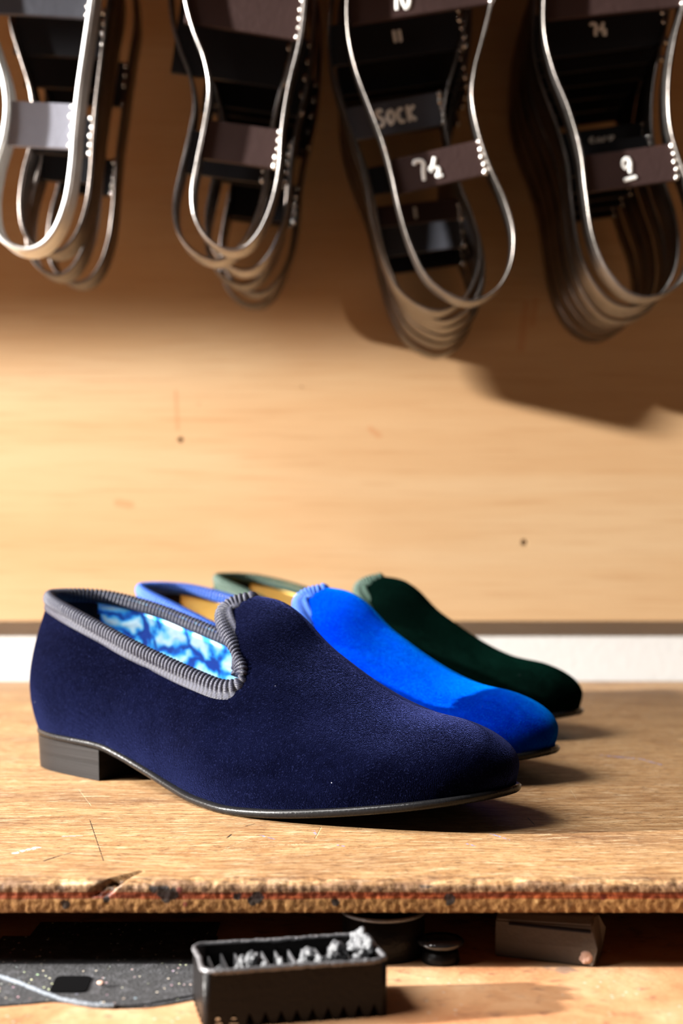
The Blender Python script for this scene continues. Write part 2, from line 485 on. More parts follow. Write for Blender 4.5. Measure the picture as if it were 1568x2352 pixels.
M['steel'] = mat_steel('grey_steel', (.36, .34, .33, 1), (.20, .18, .17, 1), .28, .15)
M['steel_mid'] = mat_steel('mid_steel', (.22, .20, .19, 1), (.12, .11, .10, 1), .34, .15)
M['steel_dark'] = mat_steel('dark_steel', (.16, .14, .13, 1), (.07, .06, .055, 1), .30, .2)
M['bar_grey'] = mat_plain('blue_grey_bar', srgb(96, 98, 108), .36, 0.6, bump=.2)
M['bar_light'] = mat_plain('lit_grey_bar', srgb(150, 152, 166), .45, 0.3, bump=.2)  # grey bar lightened, the light on the front bar put into its colour
M['bar_brown'] = mat_plain('brown_bar', srgb(70, 52, 50), .42, 0.4, bump=.2)
M['bar_black'] = mat_plain('shaded_bar', srgb(34, 34, 38), .34, 0.4, bump=.2)  # bars behind the front knives, shade within the bunch put into their colour
M['weld'] = mat_steel('weld_bead', (.75, .72, .68, 1), (.5, .46, .42, 1), .22, .2)
M['paint'] = mat_plain('white_paint', (.85, .85, .83, 1), .5)
M['black_metal'] = mat_plain('black_enamel', (.006, .005, .005, 1), .38, 0.0, .14, bump=.35, bs=500)
M['worn_rim'] = mat_plain('worn_grey_rim', (.16, .16, .17, 1), .4, .6, .5, bump=.5, bs=900)
M['lint'] = mat_plain('grey_lint', (.085, .088, .096, 1), .42, .1, .6, bump=1.0, bs=800)
M['glitter'] = mat_glitter_mat()
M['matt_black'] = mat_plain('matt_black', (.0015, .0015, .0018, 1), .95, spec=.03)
M['felt_edge'] = mat_plain('grey_cut_edge', srgb(92, 98, 106), .8, bump=.6, bs=900)
M['block'] = mat_plain('dull_brown_block', srgb(74, 61, 50), .6, bump=.4)
M['chip'] = mat_plain('pink_chip', srgb(206, 168, 150), .7, bump=.5)

# ------------------------------------------------------------------ SHOE
HEEL_S = 7.0
ZB_S = [0, 3.5, 7.0, 8.5, 10, 12.2, 14, 15.5, 17, 19.5, 22, 24.5, 26.5, 28.3]
ZB_Z = [1.60, 1.52, 1.42, 1.15, .82, .38, .13, .03, .0, .16, .44, .80, 1.13, 1.45]
def zb(s): return sinterp(s, ZB_S, ZB_Z)
def zf(s): return zb(s) + interp(s, [0, 7, 9, 28], [.33, .36, .36, .34])
NEAR = [(.3, 0), (.55, -1.25), (1.35, -2.15), (2.7, -2.72), (4.5, -2.98), (7, -3.12), (10, -3.35), (12.4, -3.8), (14.8, -4.42), (17, -4.8), (19.5, -4.75), (22, -4.25), (24.0, -3.6), (25.4, -2.9), (26.45, -2.0), (27.05, -.95), (27.2, 0.1)]
FAR = [(.3, 0), (.55, 1.25), (1.35, 2.15), (2.7, 2.7), (4.5, 2.9), (7, 2.9), (10, 2.85), (12.4, 3.1), (14.8, 3.65), (17, 4.15), (19.5, 4.4), (22, 4.1), (24.0, 3.45), (25.4, 2.8), (26.45, 2.0), (27.05, 1.1), (27.2, 0.1)]
QTOP = [(0.7, 0, 8.55), (1.0, -1.0, 8.54), (1.7, -1.75, 8.46), (3.0, -2.35, 8.2), (4.6, -2.7, 7.85), (6.7, -2.95, 7.3), (9.4, -3.2, 6.55), (12, -3.42, 5.88), (14.0, -3.55, 5.38), (15.1, -3.62, 5.14),
       (15.65, -3.6, 5.12), (16.05, -3.48, 5.27), (16.2, -3.32, 5.58)]
# front edge of the tongue: height -> distance from the heel
TE_Z = [5.6, 6.05, 6.6, 7.15, 7.7, 8.1, 8.4, 8.6, 8.76]
TE_S = [16.2, 15.7, 14.7, 13.75, 13.0, 12.75, 12.95, 13.35, 13.9]
RIDGE = [(10.8, 0, 8.40), (12.0, 0, 8.66), (13.1, 0, 8.76), (14.2, 0, 8.76), (15.4, 0, 8.60), (16.5, 0, 8.10), (17.6, 0, 7.28), (18.7, 0, 6.48), (19.9, 0, 5.75), (21.1, .02, 5.17), (22.2, .04, 4.74), (23.3, .06, 4.43), (24.3, .08, 4.25), (25.3, .1, 4.08),
         (26.2, .1, 3.80), (27.0, .1, 3.33), (27.48, .1, 2.70), (27.5, .1, 2.10), (27.25, .1, 1.62)]

def far_pt(p):
    s, t, z = p
    return (s, -t * interp(s, [0, 8, 14, 17], [1, .96, .92, .92]), z + 0.0)

def herm(P0, T0, P1, T1, t):
    return P0 * (2*t**3 - 3*t*t + 1) + T0 * (t**3 - 2*t*t + t) + P1 * (-2*t**3 + 3*t*t) + T1 * (t**3 - t*t)
def dherm(P0, T0, P1, T1, t):
    return P0 * (6*t*t - 6*t) + T0 * (3*t*t - 4*t + 1) + P1 * (-6*t*t + 6*t) + T1 * (3*t*t - 2*t)

def at_len(curve, f):
    k = max(0.0, min(f, 1.0)) * (len(curve) - 1)
    a = int(k)
    return curve[a].lerp(curve[min(a + 1, len(curve) - 1)], k - a)

def shoe_grid(side):
    """rows and columns of points for one half of the upper; returns grid[i][j] blocks"""
    foot = catmull([(a, b, 0) for a, b in (NEAR if side < 0 else FAR)], 1000)
    qtop = [Vector(p if side < 0 else far_pt(p)) for p in QTOP]
    ridge = catmull(RIDGE, 600)
    kf0 = min(k for k, p in enumerate(foot) if p.x >= 10.8)
    f0 = kf0 / (len(foot) - 1)
    def footp(f):
        p = at_len(foot, f)
        a, b = at_len(foot, f - .006), at_len(foot, f + .006)
        tg = (b - a).normalized()
        on = Vector((tg.y, -tg.x, 0)) if side < 0 else Vector((-tg.y, tg.x, 0))
        if f < .006: on = (on + Vector((-1, 0, 0)) * (1 - f / .006)).normalized()
        return Vector((p.x, p.y, zf(p.x))), on
    def section(w):
        """closed vamp section number w (0 behind the tongue .. 1 at the tip of the toe)"""
        P0, on = footp(f0 + (1 - f0) * w)
        P1 = at_len(ridge, w)
        ch = (P1 - P0).length
        T0 = (on * interp(w, [0, .3, .6, 1], [.30, .32, .36, .34]) + Vector((0, 0, 1))) * ch * interp(w, [0, .35, .6, .8, 1], [.95, .88, .95, 1.15, 1.45])
        T1 = Vector((0, -side, interp(w, [0, .2, .4, .6, .8, 1], [.38, .45, .42, .30, .12, 0]))).normalized() * ch * interp(w, [0, .35, .6, .8, 1], [.62, .66, .80, 1.0, 1.25])
        return P0, T0, P1, T1
    S = lambda w, v: herm(*section(w), v)
    def edge_w(v):
        lo, hi = 0.0, .6
        for _ in range(30):
            m = (lo + hi) / 2
            p = S(m, v)
            if p.x < sinterp(p.z + (.35 if side > 0 else 0) * interp(p.z, [5, 8], [1, 0]), TE_Z, TE_S) - (.35 if side > 0 else 0) * interp(p.z, [5, 8], [1, 0]): lo = m
            else: hi = m
        return (lo + hi) / 2
    # v of the notch: the tongue edge reaches z = 5.6 there
    lo, hi = .2, .9
    for _ in range(30):
        m = (lo + hi) / 2
        if S(edge_w(m), m).z < TE_Z[0] - (.35 if side > 0 else 0): lo = m
        else: hi = m
    vn = (lo + hi) / 2
    wn = edge_w(vn)
    tip = S(wn, vn)
    d = tip - qtop[-1]
    for k, p in enumerate(qtop):
        w = interp(p.x, [8, 16.45], [0, 1]); p += d * w * w
    qt = catmull([tuple(p) for p in qtop], 600)
    NL, NU, N1, NI = 24, 26, 130, 120
    P0n, T0n, P1n, T1n = section(wn)
    Tb0, Tb1 = T0n * vn, dherm(P0n, T0n, P1n, T1n, vn) * vn
    fn = f0 + (1 - f0) * wn
    lower = []
    for i in range(N1 + 1):
        a = i / N1
        P0, on = footp(a * fn)
        P1 = at_len(qt, a)
        ch = (P1 - P0).length
        hb = interp(P0.x, [0, 3, 9, 14], [.50, .44, .34, .30])
        T0 = (on * hb + Vector((0, 0, 1))) * ch * 1.05
        lean = interp(P0.x, [0, 2, 6, 14], [.26, .24, .22, .26])
        T1 = (-on * lean + Vector((0, 0, 1))) * ch * .95
        b = interp(a, [.72, 1], [0, 1]); b = b * b * (3 - 2 * b)
        T0 = T0.lerp(Tb0, b); T1 = T1.lerp(Tb1, b)
        lower.append([herm(P0, T0, P1, T1, j / NL) for j in range(NL + 1)])
    for i in range(1, NI + 1):
        w = wn + (1 - wn) * i / NI
        sec = section(w)
        lower.append([herm(*sec, vn * j / NL) for j in range(NL + 1)])
    upper = []
    for j in range(NU + 1):
        v = vn + (1 - vn) * j / NU
        we = edge_w(min(v, .9995))
        upper.append([S(we + (1 - we) * i / NI, v) for i in range(NI + 1)])   # [j][i]
    edge = [upper[j][0] for j in range(NU + 1)]
    return lower, upper, edge, qt, (NL, NU, N1, NI)

_cache = {}
def upper_data():
    if 'u' in _cache: return _cache['u']
    bm = bmesh.new()
    lines = []
    for side in (-1, 1):
        lower, upper, edge, qt, (NL, NU, N1, NI) = shoe_grid(side)
        lines.append((qt, edge))
        lo = [[bm.verts.new(p) for p in col] for col in lower]
        up = [lo[N1 + i][NL] for i in range(NI + 1)]
        rows = [up] + [[bm.verts.new(upper[j][i]) for i in range(NI + 1)] for j in range(1, NU + 1)]
        for i in range(N1 + NI):
            for j in range(NL):
                q = [lo[i][j], lo[i + 1][j], lo[i + 1][j + 1], lo[i][j + 1]]
                bm.faces.new(q if side < 0 else q[::-1])
        for j in range(NU):
            for i in range(NI):
                q = [rows[j][i], rows[j][i + 1], rows[j + 1][i + 1], rows[j + 1][i]]
                bm.faces.new(q if side < 0 else q[::-1])
    bmesh.ops.remove_doubles(bm, verts=bm.verts, dist=.012)
    bmesh.ops.dissolve_degenerate(bm, edges=bm.edges, dist=.002)
    inner = [v for v in bm.verts if not v.is_boundary]
    for _ in range(12):
        bmesh.ops.smooth_vert(bm, verts=inner, factor=.5, use_axis_x=True, use_axis_y=True, use_axis_z=True)
    bm.normal_update()
    # soft folds in the vamp cloth
    for v in inner:
        s, t, z = v.co
        w = max(0, min((s - 14) / 4, 1)) * max(0, min((z - zf(s)) / 1.0, 1))
        d = (noise.noise(Vector((s * .28, t * .5, z * .5))) * .10) * w
        d += (noise.noise(Vector((s * .5 + 8, t * .4, z * .6))) * .04)
        d -= .07 * math.exp(-(((s - 19.0) + (z - 5) * .5) / .9) ** 2) * w * (1 if t < 0 else .6) * max(0, min((z - 2.5) / 2, 1))
        v.co += v.normal * d
    bm.normal_update()
    bm.verts.index_update()
    _cache['edge'] = {v.index for v in bm.verts if v.is_boundary and v.co.z > 4}
    verts = [v.co.copy() for v in bm.verts]
    norms = [v.normal.copy() for v in bm.verts]
    faces = [[v.index for v in f.verts] for f in bm.faces]
    # into-the-cloth directions along the topline
    tops = []
    for v in bm.verts:
        if v.index in _cache['edge']:
            acc = Vector((0, 0, 0))
            for f in v.link_faces: acc += (f.calc_center_median() - v.co)
            if acc.length > 1e-6: tops.append((v.co.copy(), acc.normalized()))
    bm.free()
    (q0, e0), (q1, e1) = lines
    _cache['line'] = [p.copy() for p in q0[::12]] + [p.copy() for p in e0[1:-1:2]] + [e0[-1].copy()] + [p.copy() for p in e1[-3:0:-2]] + [p.copy() for p in q1[::-12]][:-1]
    _cache['u'] = (verts, norms, faces, tops)
    return _cache['u']

def upper_uv(verts):
    uv = []
    for v in verts:
        u = v.x * CM
        w = math.sqrt(v.y ** 2 * .8 + 1) + 0
        # unroll across the foot
        uv.append((u, (v.z * .85 - abs(v.y) * .55) * CM + (0.3 if v.y > 0 else 0)))
    return uv

def closed_topline(n):
    c = catmull([tuple(p) for p in _cache['line']], 600, closed=True)
    for _ in range(9):
        c = [(c[i - 1] + c[i] * 2 + c[(i + 1) % 600]) / 4 for i in range(600)]
    return resample(c + [c[0]], n, True)

def make_shoe(name, label, loc, rz, mats, scale=1.0, group='velvet slippers lined up on the bench'):
    root = empty(name, loc, (0, 0, rz))
    root.scale = (scale,) * 3
    tag(root, label, 'shoe', group)
    verts, norms, faces, tops = upper_data()
    up = mesh_obj('velvet_upper', verts, faces, mats['velvet'], root, True, upper_uv(verts))
    # lining just inside the upper
    keep = [f for f in faces if sum(verts[i].x for i in f) / len(f) > 1.1 and sum(verts[i].x for i in f) / len(f) < 22]
    lin = [v - n_ * .16 for v, n_ in zip(verts, norms)]
    def submesh(nm, keep, src, mat, par, flip=True):
        used = sorted({i for f in keep for i in f})
        mp = {k: i for i, k in enumerate(used)}
        return mesh_obj(nm, [src[k] for k in used], [[mp[i] for i in (reversed(f) if flip else f)] for f in keep], mat, par, True)
    submesh('lining', keep, lin, mats['lining'], root)
    keep2 = [f for f in faces if sum(verts[i].x for i in f) / len(f) < 1.35]
    submesh('shaded_heel_lining', keep2, [v - n_ * .20 for v, n_ in zip(verts, norms)], M['shaded_heel_lining'], root)  # dark back piece of the lining, coloured for the heel's inner shadow
    # sock (insole) inside
    nr = catmull([(a, b, 0) for a, b in NEAR], 90); fr = catmull([(a, b, 0) for a, b in FAR], 90)
    sv, sf = [], []
    for i in range(90):
        a, b = nr[i], fr[i]
        for k in range(9):
            t = k / 8
            p = a.lerp(b, t)
            p = Vector((p.x * .98 + .3, p.y * .97, 0))
            z = zf(p.x) + .16 + .25 * (abs(t - .5) * 2) ** 3
            sv.append((p.x, p.y, z))
    for i in range(89):
        for k in range(8):
            q = [i * 9 + k, (i + 1) * 9 + k, (i + 1) * 9 + k + 1, i * 9 + k + 1]
            sf.append(q)
    mesh_obj('insole', sv, sf, mats['lining'], root, True)
    # ribbed binding round the topline
    NB = 1800
    tl = closed_topline(NB)
    prof = [(.74, -.02), (.72, .075), (.60, .10), (.48, .10), (.41, .15), (.30, .235), (.14, .265), (-.01, .215), (-.10, .10), (-.12, -.04), (-.06, -.16), (.08, -.255), (.24, -.29), (.42, -.28), (.52, -.20)]
    # surface "down" and outward directions from the columns
    from mathutils.kdtree import KDTree
    kd = KDTree(len(tops))
    for i, (p, d) in enumerate(tops): kd.insert(p, i)
    kd.balance()
    bidx = [i for i, v in enumerate(verts) if i in _cache['edge']]
    bn = [norms[i] for i in bidx]
    kn = KDTree(len(bidx))
    for q_, i in enumerate(bidx): kn.insert(verts[i], q_)
    kn.balance()
    downs = []
    for i, p in enumerate(tl):
        T = (tl[(i + 3) % NB] - tl[i - 3]).normalized()
        acc = Vector((0, 0, 0))
        for (co, k, dist) in kd.find_n(p, 5): acc += tops[k][1] / (dist + .05)
        D = (acc - T * acc.dot(T)).normalized()
        downs.append((T, D))
    sm = []
    for i in range(NB):
        acc = Vector((0, 0, 0))
        for k in range(-14, 15): acc += downs[(i + k) % NB][1]
        T = downs[i][0]
        D = (acc - T * acc.dot(T)).normalized()
        sm.append((T, D))
    bv, bf, buv = [], [], []
    m = len(prof)
    Ltot = sum((tl[i] - tl[i - 1]).length for i in range(NB))
    nrib = int(round(Ltot / .225))
    for i, p in enumerate(tl):
        T, D = sm[i]
        Nn = T.cross(D)
        acc = Vector((0, 0, 0))
        for (co, k2, dist) in kn.find_n(p, 10): acc += bn[k2] / (dist + .15)
        if Nn.dot(acc) < 0: Nn = -Nn
        ph = i / NB * nrib
        fr_ = ph - math.floor(ph)
        rib = (1 - abs(fr_ * 2 - 1) ** 2.2)      # rounded ribs with sharp valleys
        ph2 = i / NB * nrib * 2
        st = .5 + .5 * sin(ph2 * 2 * pi)
        for k, (a, b) in enumerate(prof):
            onroll = 1.0 if 3 < k < 13 else 0.0
            dv = Vector((a - .16, b, 0)).normalized()
            amp = (rib - .6) * .10 if onroll else (st - .5) * (.028 if k in (1, 3) else -.028)
            slant = 0
            aa, bb = a + dv.x * amp, b + dv.y * amp
            q = p + D * aa * 1.05 + Nn * bb * .88 + T * ((a - .2) * .10)
            bv.append(q); buv.append((i / NB * nrib, k / m * 1.6))
    for i in range(NB):
        j = (i + 1) % NB
        for k in range(m - 1):
            bf.append([i * m + k, j * m + k, j * m + k + 1, i * m + k + 1])
    mesh_obj('ribbed_binding', bv, bf, mats['braid'], root, True, buv)
    # outsole
    NS = 180
    nr = catmull([(a, b, 0) for a, b in NEAR], NS); fr = catmull([(a, b, 0) for a, b in FAR], NS)
    ring = nr + fr[-2:0:-1]
    nR = len(ring)
    def ext(s): return interp(s, [0, 6.5, 9.5, 14, 28.3], [.0, .02, .10, .20, .14])
    def ringpts(off, zfun):
        o_ = []
        for i, p in enumerate(ring):
            tg = (ring[(i + 2) % nR] - ring[i - 2]).normalized()
            on = Vector((tg.y, -tg.x, 0))
            o_.append((p + on * off(p.x), zfun))
        return o_
    rows = []
    for (off, zt) in ((lambda s: -.35, 1.0), (lambda s: ext(s) - .06, 1.0), (lambda s: ext(s) + .0, .90), (lambda s: ext(s) + .05, .72), (lambda s: ext(s) + .045, .45), (lambda s: ext(s) + .0, .2), (lambda s: ext(s) - .10, .02), (lambda s: -.35, 0.0)):
        row = []
        for q, _ in ringpts(off, None):
            b_, t_ = zb(min(max(q.x, 0), 28.3)), zf(min(max(q.x, 0), 28.3)) + .01
            row.append(Vector((q.x, q.y, b_ + (t_ - b_) * zt)))
        rows.append(row)
    ov, of_ = [], []
    for row in rows: ov += row
    for r_ in range(len(rows) - 1):
        for i in range(nR):
            j = (i + 1) % nR
            of_.append([r_ * nR + i, (r_ + 1) * nR + i, (r_ + 1) * nR + j, r_ * nR + j])
    for base, flip in ((0, False), ((len(rows) - 1) * nR, True)):
        for i in range(NS - 1):
            a, b = base + i, base + i + 1
            c, d = base + (nR - i) % nR, base + (nR - i - 1)
            if i == NS - 2: f = [a, b, c] if b == d else [a, b, d, c]
            elif i == 0: f = [a, b, d]
            else: f = [a, b, d, c]
            f = list(dict.fromkeys(f))
            if len(f) >= 3: of_.append(f if flip else list(reversed(f)))
    so = mesh_obj('outsole', ov, of_, M['sole'], root, True)
    # heel block
    outl = [p for p in nr if p.x < HEEL_S] ; outr = [p for p in fr if p.x < HEEL_S]
    hl = [Vector((HEEL_S, outl[-1].y, 0))] + outl[::-1] + outr[1:] + [Vector((HEEL_S, outr[-1].y, 0))]
    # breast, gently hollow
    br = []
    for k in range(1, 12):
        t = k / 12
        br.append(Vector((HEEL_S - .28 * sin(pi * t), hl[-1].y + (hl[0].y - hl[-1].y) * t, 0)))
    loop = hl + br
    nL = len(loop)
    cx, cy = 3.2, 0
    levels = [(0.0, -.16), (0.02, -.12), (.42, -.09), (.44, -.09), (.46, -.09), (1.0, -.02)]
    hv, hf = [], []
    for (lv, off) in levels:
        for p in loop:
            d = Vector((p.x - cx, p.y - cy, 0)); dl = d.length
            sc = (dl + off) / dl
            x, y = cx + d.x * sc, cy + d.y * sc
            if p.x >= HEEL_S - .3 and abs(p.y) < 2.9 or p in (hl[0], hl[-1]): x = p.x + off * .3
            top = zb(min(max(x, 0), 28)) + .02
            z = top if lv == 1.0 else min(lv, top * .98)
            hv.append((x, y, z))
    for l_ in range(len(levels) - 1):
        for i in range(nL):
            j = (i + 1) % nL
            hf.append([l_ * nL + i, l_ * nL + j, (l_ + 1) * nL + j, (l_ + 1) * nL + i])
    hf.append(list(range(nL)))
    hf.append(list(range((len(levels) - 1) * nL, len(levels) * nL))[::-1])
    ho = mesh_obj('heel_block', hv, hf, M['heel'], root, True)
    for o_ in (ho,):
        bmm = bmesh.new(); bmm.from_mesh(o_.data)
        bmesh.ops.recalc_face_normals(bmm, faces=bmm.faces)
        for e in bmm.edges:
            if len(e.link_faces) == 2 and e.calc_face_angle() > .6: e.smooth = False
        bmm.to_mesh(o_.data); bmm.free()
    bmm = bmesh.new(); bmm.from_mesh(so.data); bmesh.ops.recalc_face_normals(bmm, faces=bmm.faces); bmm.to_mesh(so.data); bmm.free()
    return root

TH = R(39.5)
ox, oy = -14.69, 71.645
make_shoe('velvet_slipper', 'navy velvet slipper with slate ribbed binding and blue patterned lining, nearest on the bench', P(ox, oy, 0), -TH,
          dict(velvet=M['navy'], lining=M['print'], braid=M['navy_braid']))
make_shoe('velvet_slipper', 'bright royal blue velvet slipper with golden lining standing between the navy and green ones', P(ox + 3.1, oy + 10.0, 0), -TH,
          dict(velvet=M['royal'], lining=M['gold'], braid=M['blue_braid']))
make_shoe('velvet_slipper', 'very dark green velvet slipper with grey green binding, furthest back on the bench', P(ox + 6.2, oy + 24.2, 0), -TH,
          dict(velvet=M['green'], lining=M['gold'], braid=M['green_braid']), 1.02)

# ------------------------------------------------------------------ WORKBENCH
YF, YB, TT = 46.2, 109.2, 1.02
bench = empty('workbench', P(0, 0, 0))
tag(bench, 'worn plywood workbench with a chipped front edge carrying the velvet slippers', 'workbench')
def build_top():
    xs = []
    x = -110.0
    while x < 110:
        xs.append(x)
        a = abs(x)
        x += .055 if a < 13.2 else (.4 if a < 18 else 6)
    xs.append(110.0)
    prof = [(YB, -TT), (YB, 0)]
    ys = [100, 80, 60, 52, 49, 48.4]
    ys += [48.0 - .07 * k for k in range(0, 22)]
    prof += [(y, 0) for y in ys]
    y_last = ys[-1]
    prof += [(y_last - .08, -.01), (46.32, -.03), (46.25, -.09), (46.2, -.16)]
    prof += [(46.2, -.16 - .055 * k) for k in range(1, 15)]
    prof += [(46.22, -1.0), (46.3, -TT), (47, -TT)]
    n = len(prof)
    V, Fc = [], []
    for x in xs:
        fine = abs(x) < 18
        for (y, z) in prof:
            X, Y, Z = x, y, z
            if fine and y < 48.2 and z > -TT + .01:
                # hacked, feathered arris
                e = max(0, 1 - (y - 46.2) / .75)
                chip = noise.fractal(Vector((x * 1.7, y * 1.5, 3)), 1.1, 2.2, 3)
                chip2 = noise.noise(Vector((x * .7, 0, 9)))
                k = max(0, chip * .38 + chip2 * .45 + .10)
                near_top = max(0, 1 + z / .34)
                Z -= e * near_top * k * .15 + e * e * .05
                Y += near_top * k * .09 * (1 if z < -.02 else .2)
                Y += noise.fractal(Vector((x * 5, z * 6, 5)), 1.0, 2, 3) * .022 * (1 if z < -.02 else 0)
                Z += noise.fractal(Vector((x * 5, y * 6, 1)), 1.0, 2, 3) * .02 * min(1, e * 2)
                if z < -.33 and z > -.60: Y += .012
                # old split torn out of the edge left of the middle
                cx = -7.62 + (y - 46.2) * .62 + (z * .9)
                w = .40 - (y - 46.2) * .22
                if y < 47.6 and z > -.5:
                    g = max(0, 1 - abs(x - cx) / max(w, .08))
                    g = min(1, g * 1.8) * (1 - .45 * (y - 46.2))
                    g *= (.75 + .5 * noise.noise(Vector((x * 6, y * 6, z * 6))))
                    Z -= g * .30 * max(0, 1 + z / .5); Y += g * .42 * max(0, 1 + z / .52) if y < 46.6 else 0
            V.append((X, Y, Z))
    for i in range(len(xs) - 1):
        for j in range(n - 1):
            Fc.append([i * n + j, i * n + j + 1, (i + 1) * n + j + 1, (i + 1) * n + j])
    Fc.append([j for j in range(n)]); Fc.append([(len(xs) - 1) * n + j for j in range(n)][::-1])
    for i in range(len(xs) - 1): Fc.append([i * n + n - 1, i * n, (i + 1) * n, (i + 1) * n + n - 1])
    o = mesh_obj('tabletop', V, Fc, M['bench'], bench, True)
    bmm = bmesh.new(); bmm.from_mesh(o.data); bmesh.ops.recalc_face_normals(bmm, faces=bmm.faces)
    for e in bmm.edges:
        if len(e.link_faces) == 2 and e.calc_face_angle() > 1.0 and not (e.verts[0].co.y < .48 and e.verts[0].co.z > -.0095): e.smooth = False
    bmm.to_mesh(o.data); bmm.free()
build_top()
ZL = -3.0
bm = bmesh.new(); add_box(bm, -110, 110, 24, YB, ZL - 2.2, ZL, .1)
bm_obj('lower_board', bm, M['lower'], bench)
bm = bmesh.new(); add_box(bm, -110, 110, 104, YB, ZL, -TT)
bm_obj('back_rail', bm, M['dark_wood'], bench)
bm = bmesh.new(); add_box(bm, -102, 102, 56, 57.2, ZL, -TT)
bm_obj('added_shade_sheet', bm, M['matt_black'], bench)  # matt black sheet added to keep the gap under the bench dark
for sx in (-1, 1):
    bm = bmesh.new(); add_box(bm, sx * 106 - 4, sx * 106 + 4, 50, 104, ZL, -TT)
    bm_obj('side_rail', bm, M['dark_wood'], bench)
    for yy in (30, 102):
        bm = bmesh.new(); add_box(bm, sx * 104 - 4, sx * 104 + 4, yy - 4, yy + 4, -BENCH, ZL - 2.2, .2)
        bm_obj('leg', bm, M['dark_wood'], bench)

# ------------------------------------------------------------------ ROOM
def struct(name, bm, mat):
    o = bm_obj(name, bm, mat, None, False, P(0, 0, 0))
    o['kind'] = 'structure'
    return o
bm = bmesh.new(); add_box(bm, -260, 200, 109.4, 121, -BENCH, 170); struct('wall_back', bm, M['plaster'])
bm = bmesh.new(); add_box(bm, -260, 200, -160, 121, -BENCH - 6, -BENCH); struct('floor', bm, M['floor'])
# plywood panel on the wall with four old screw holes
bm = bmesh.new(); add_box(bm, -150, 150, 108.2, 109.2, 4.75, 78, .05)
panel = bm_obj('plywood_panel', bm, M['panel'], None, False, P(0, 0, 0))
tag(panel, 'large golden plywood board fixed to the white wall behind the bench', 'wall panel')
bmc = bmesh.new()
for (px, py, r) in ((415, 1010, .20), (1203, 1246, .24), (693, 889, .07), (457, 928, .06), (1365, 1308, .05)):
    X, Z = at(px, py, 108.3)
    mt = Matrix.Translation((X, 108.4, Z)) @ Matrix.Rotation(pi / 2, 4, 'X')
    bmesh.ops.create_cone(bmc, cap_ends=True, segments=20, radius1=r * .8, radius2=r * 1.15, depth=.6, matrix=mt) if r > .1 else bmesh.ops.create_cone(bmc, cap_ends=True, segments=14, radius1=r, radius2=r, depth=.56, matrix=mt)
cutter = bm_obj('cutter', bmc, M['dark_wood'], None, False, P(0, 0, 0))
md = panel.modifiers.new('holes', 'BOOLEAN'); md.object = cutter; md.operation = 'DIFFERENCE'; md.solver = 'EXACT'
dg = bpy.context.evaluated_depsgraph_get()
newme = bpy.data.meshes.new_from_object(panel.evaluated_get(dg))
panel.modifiers.clear(); panel.data = newme
bpy.data.objects.remove(cutter)
# unseen cupboard, added and shaped to shade the upper wall; knife rods below it
shade_cupboard = empty('added_shade_cupboard', P(0, 109.4, 56))
tag(shade_cupboard, 'unseen timber cupboard added above the frame to shade the wall behind the steel knives', 'cupboard')
bm = bmesh.new(); add_box(bm, -240, 150, -37.3, -1.35, 1.5, 62, .2); bm_obj('shade_cupboard_body', bm, M['dark_wood'], shade_cupboard)
for k in range(6):
    bm = bmesh.new(); add_box(bm, -239.5 + k * 65, -239.5 + k * 65 + 64.5, -39.1, -37.4, 1.6, 61.5, .3)
    dr = bm_obj('shade_door', bm, M['dark_wood'], shade_cupboard)
    bm = bmesh.new(); bmesh.ops.create_uvsphere(bm, u_segments=16, v_segments=10, radius=1.3, matrix=Matrix.Translation((-239.5 + k * 65 + (58 if k % 2 == 0 else 6), -40.2, 10)))
    bm_obj('knob', bm, M['steel_dark'], dr, True)
bm = bmesh.new(); add_box(bm, -240, 150, -3.1, -1.35, -2.2, 1.5, .1); bm_obj('batten', bm, M['dark_wood'], shade_cupboard)

# ------------------------------------------------------------------ HANGING KNIVES
def pts_to_plane(pts, d):
    return [at(x, y, d) for x, y in pts]

def cross_x(outline, z):
    """leftmost and rightmost crossing of the outline with height z"""
    xs = []
    n = len(outline)
    for i in range(n):
        a, b = outline[i], outline[(i + 1) % n]
        if (a[1] - z) * (b[1] - z) <= 0 and abs(a[1] - b[1]) > 1e-9:
            t = (z - a[1]) / (b[1] - a[1]); xs.append(a[0] + (b[0] - a[0]) * t)
    return (min(xs), max(xs)) if xs else (0, 0)

GLY = {   # hand painted strokes: unit box, x right, y up
    '7': [[(0.0, .85), (.1, 1.0), (.45, .98), (.62, .85), (.5, .45), (.42, 0)]],
    '1/2': [[(.55, 1.0), (.30, .55), (.1, .32)], [(.02, .42), (.2, .55), (.45, .52)], [(.42, .42), (.62, .42), (.60, .22), (.45, .08), (.75, .05)]],
    '9': [[(.55, .62), (.3, .5), (.1, .7), (.22, .95), (.5, .98), (.6, .75), (.55, .45), (.5, .22)], [(.0, -.12), (.3, -.1), (.85, -.04)]],
    '_': [[(-.05, -.12), (.3, -.1), (.8, -.08)]],
    'S': [[(.62, .9), (.3, 1.0), (.08, .78), (.35, .55), (.6, .35), (.4, .05), (.05, .1)]],
    'O': [[(.3, .9), (.08, .5), (.3, .08), (.6, .45), (.5, .85), (.3, .9)]],
    'C': [[(.6, .85), (.25, .85), (.1, .45), (.3, .1), (.62, .15)]],
    'K': [[(.15, 1.0), (.15, 0)], [(.65, .95), (.2, .5), (.65, .05)]],
    '0': [[(.3, 1.0), (.08, .5), (.3, .0), (.58, .5), (.45, .95), (.3, 1.0)]],
    '1': [[(.25, 1.0), (.3, 0)]],
}
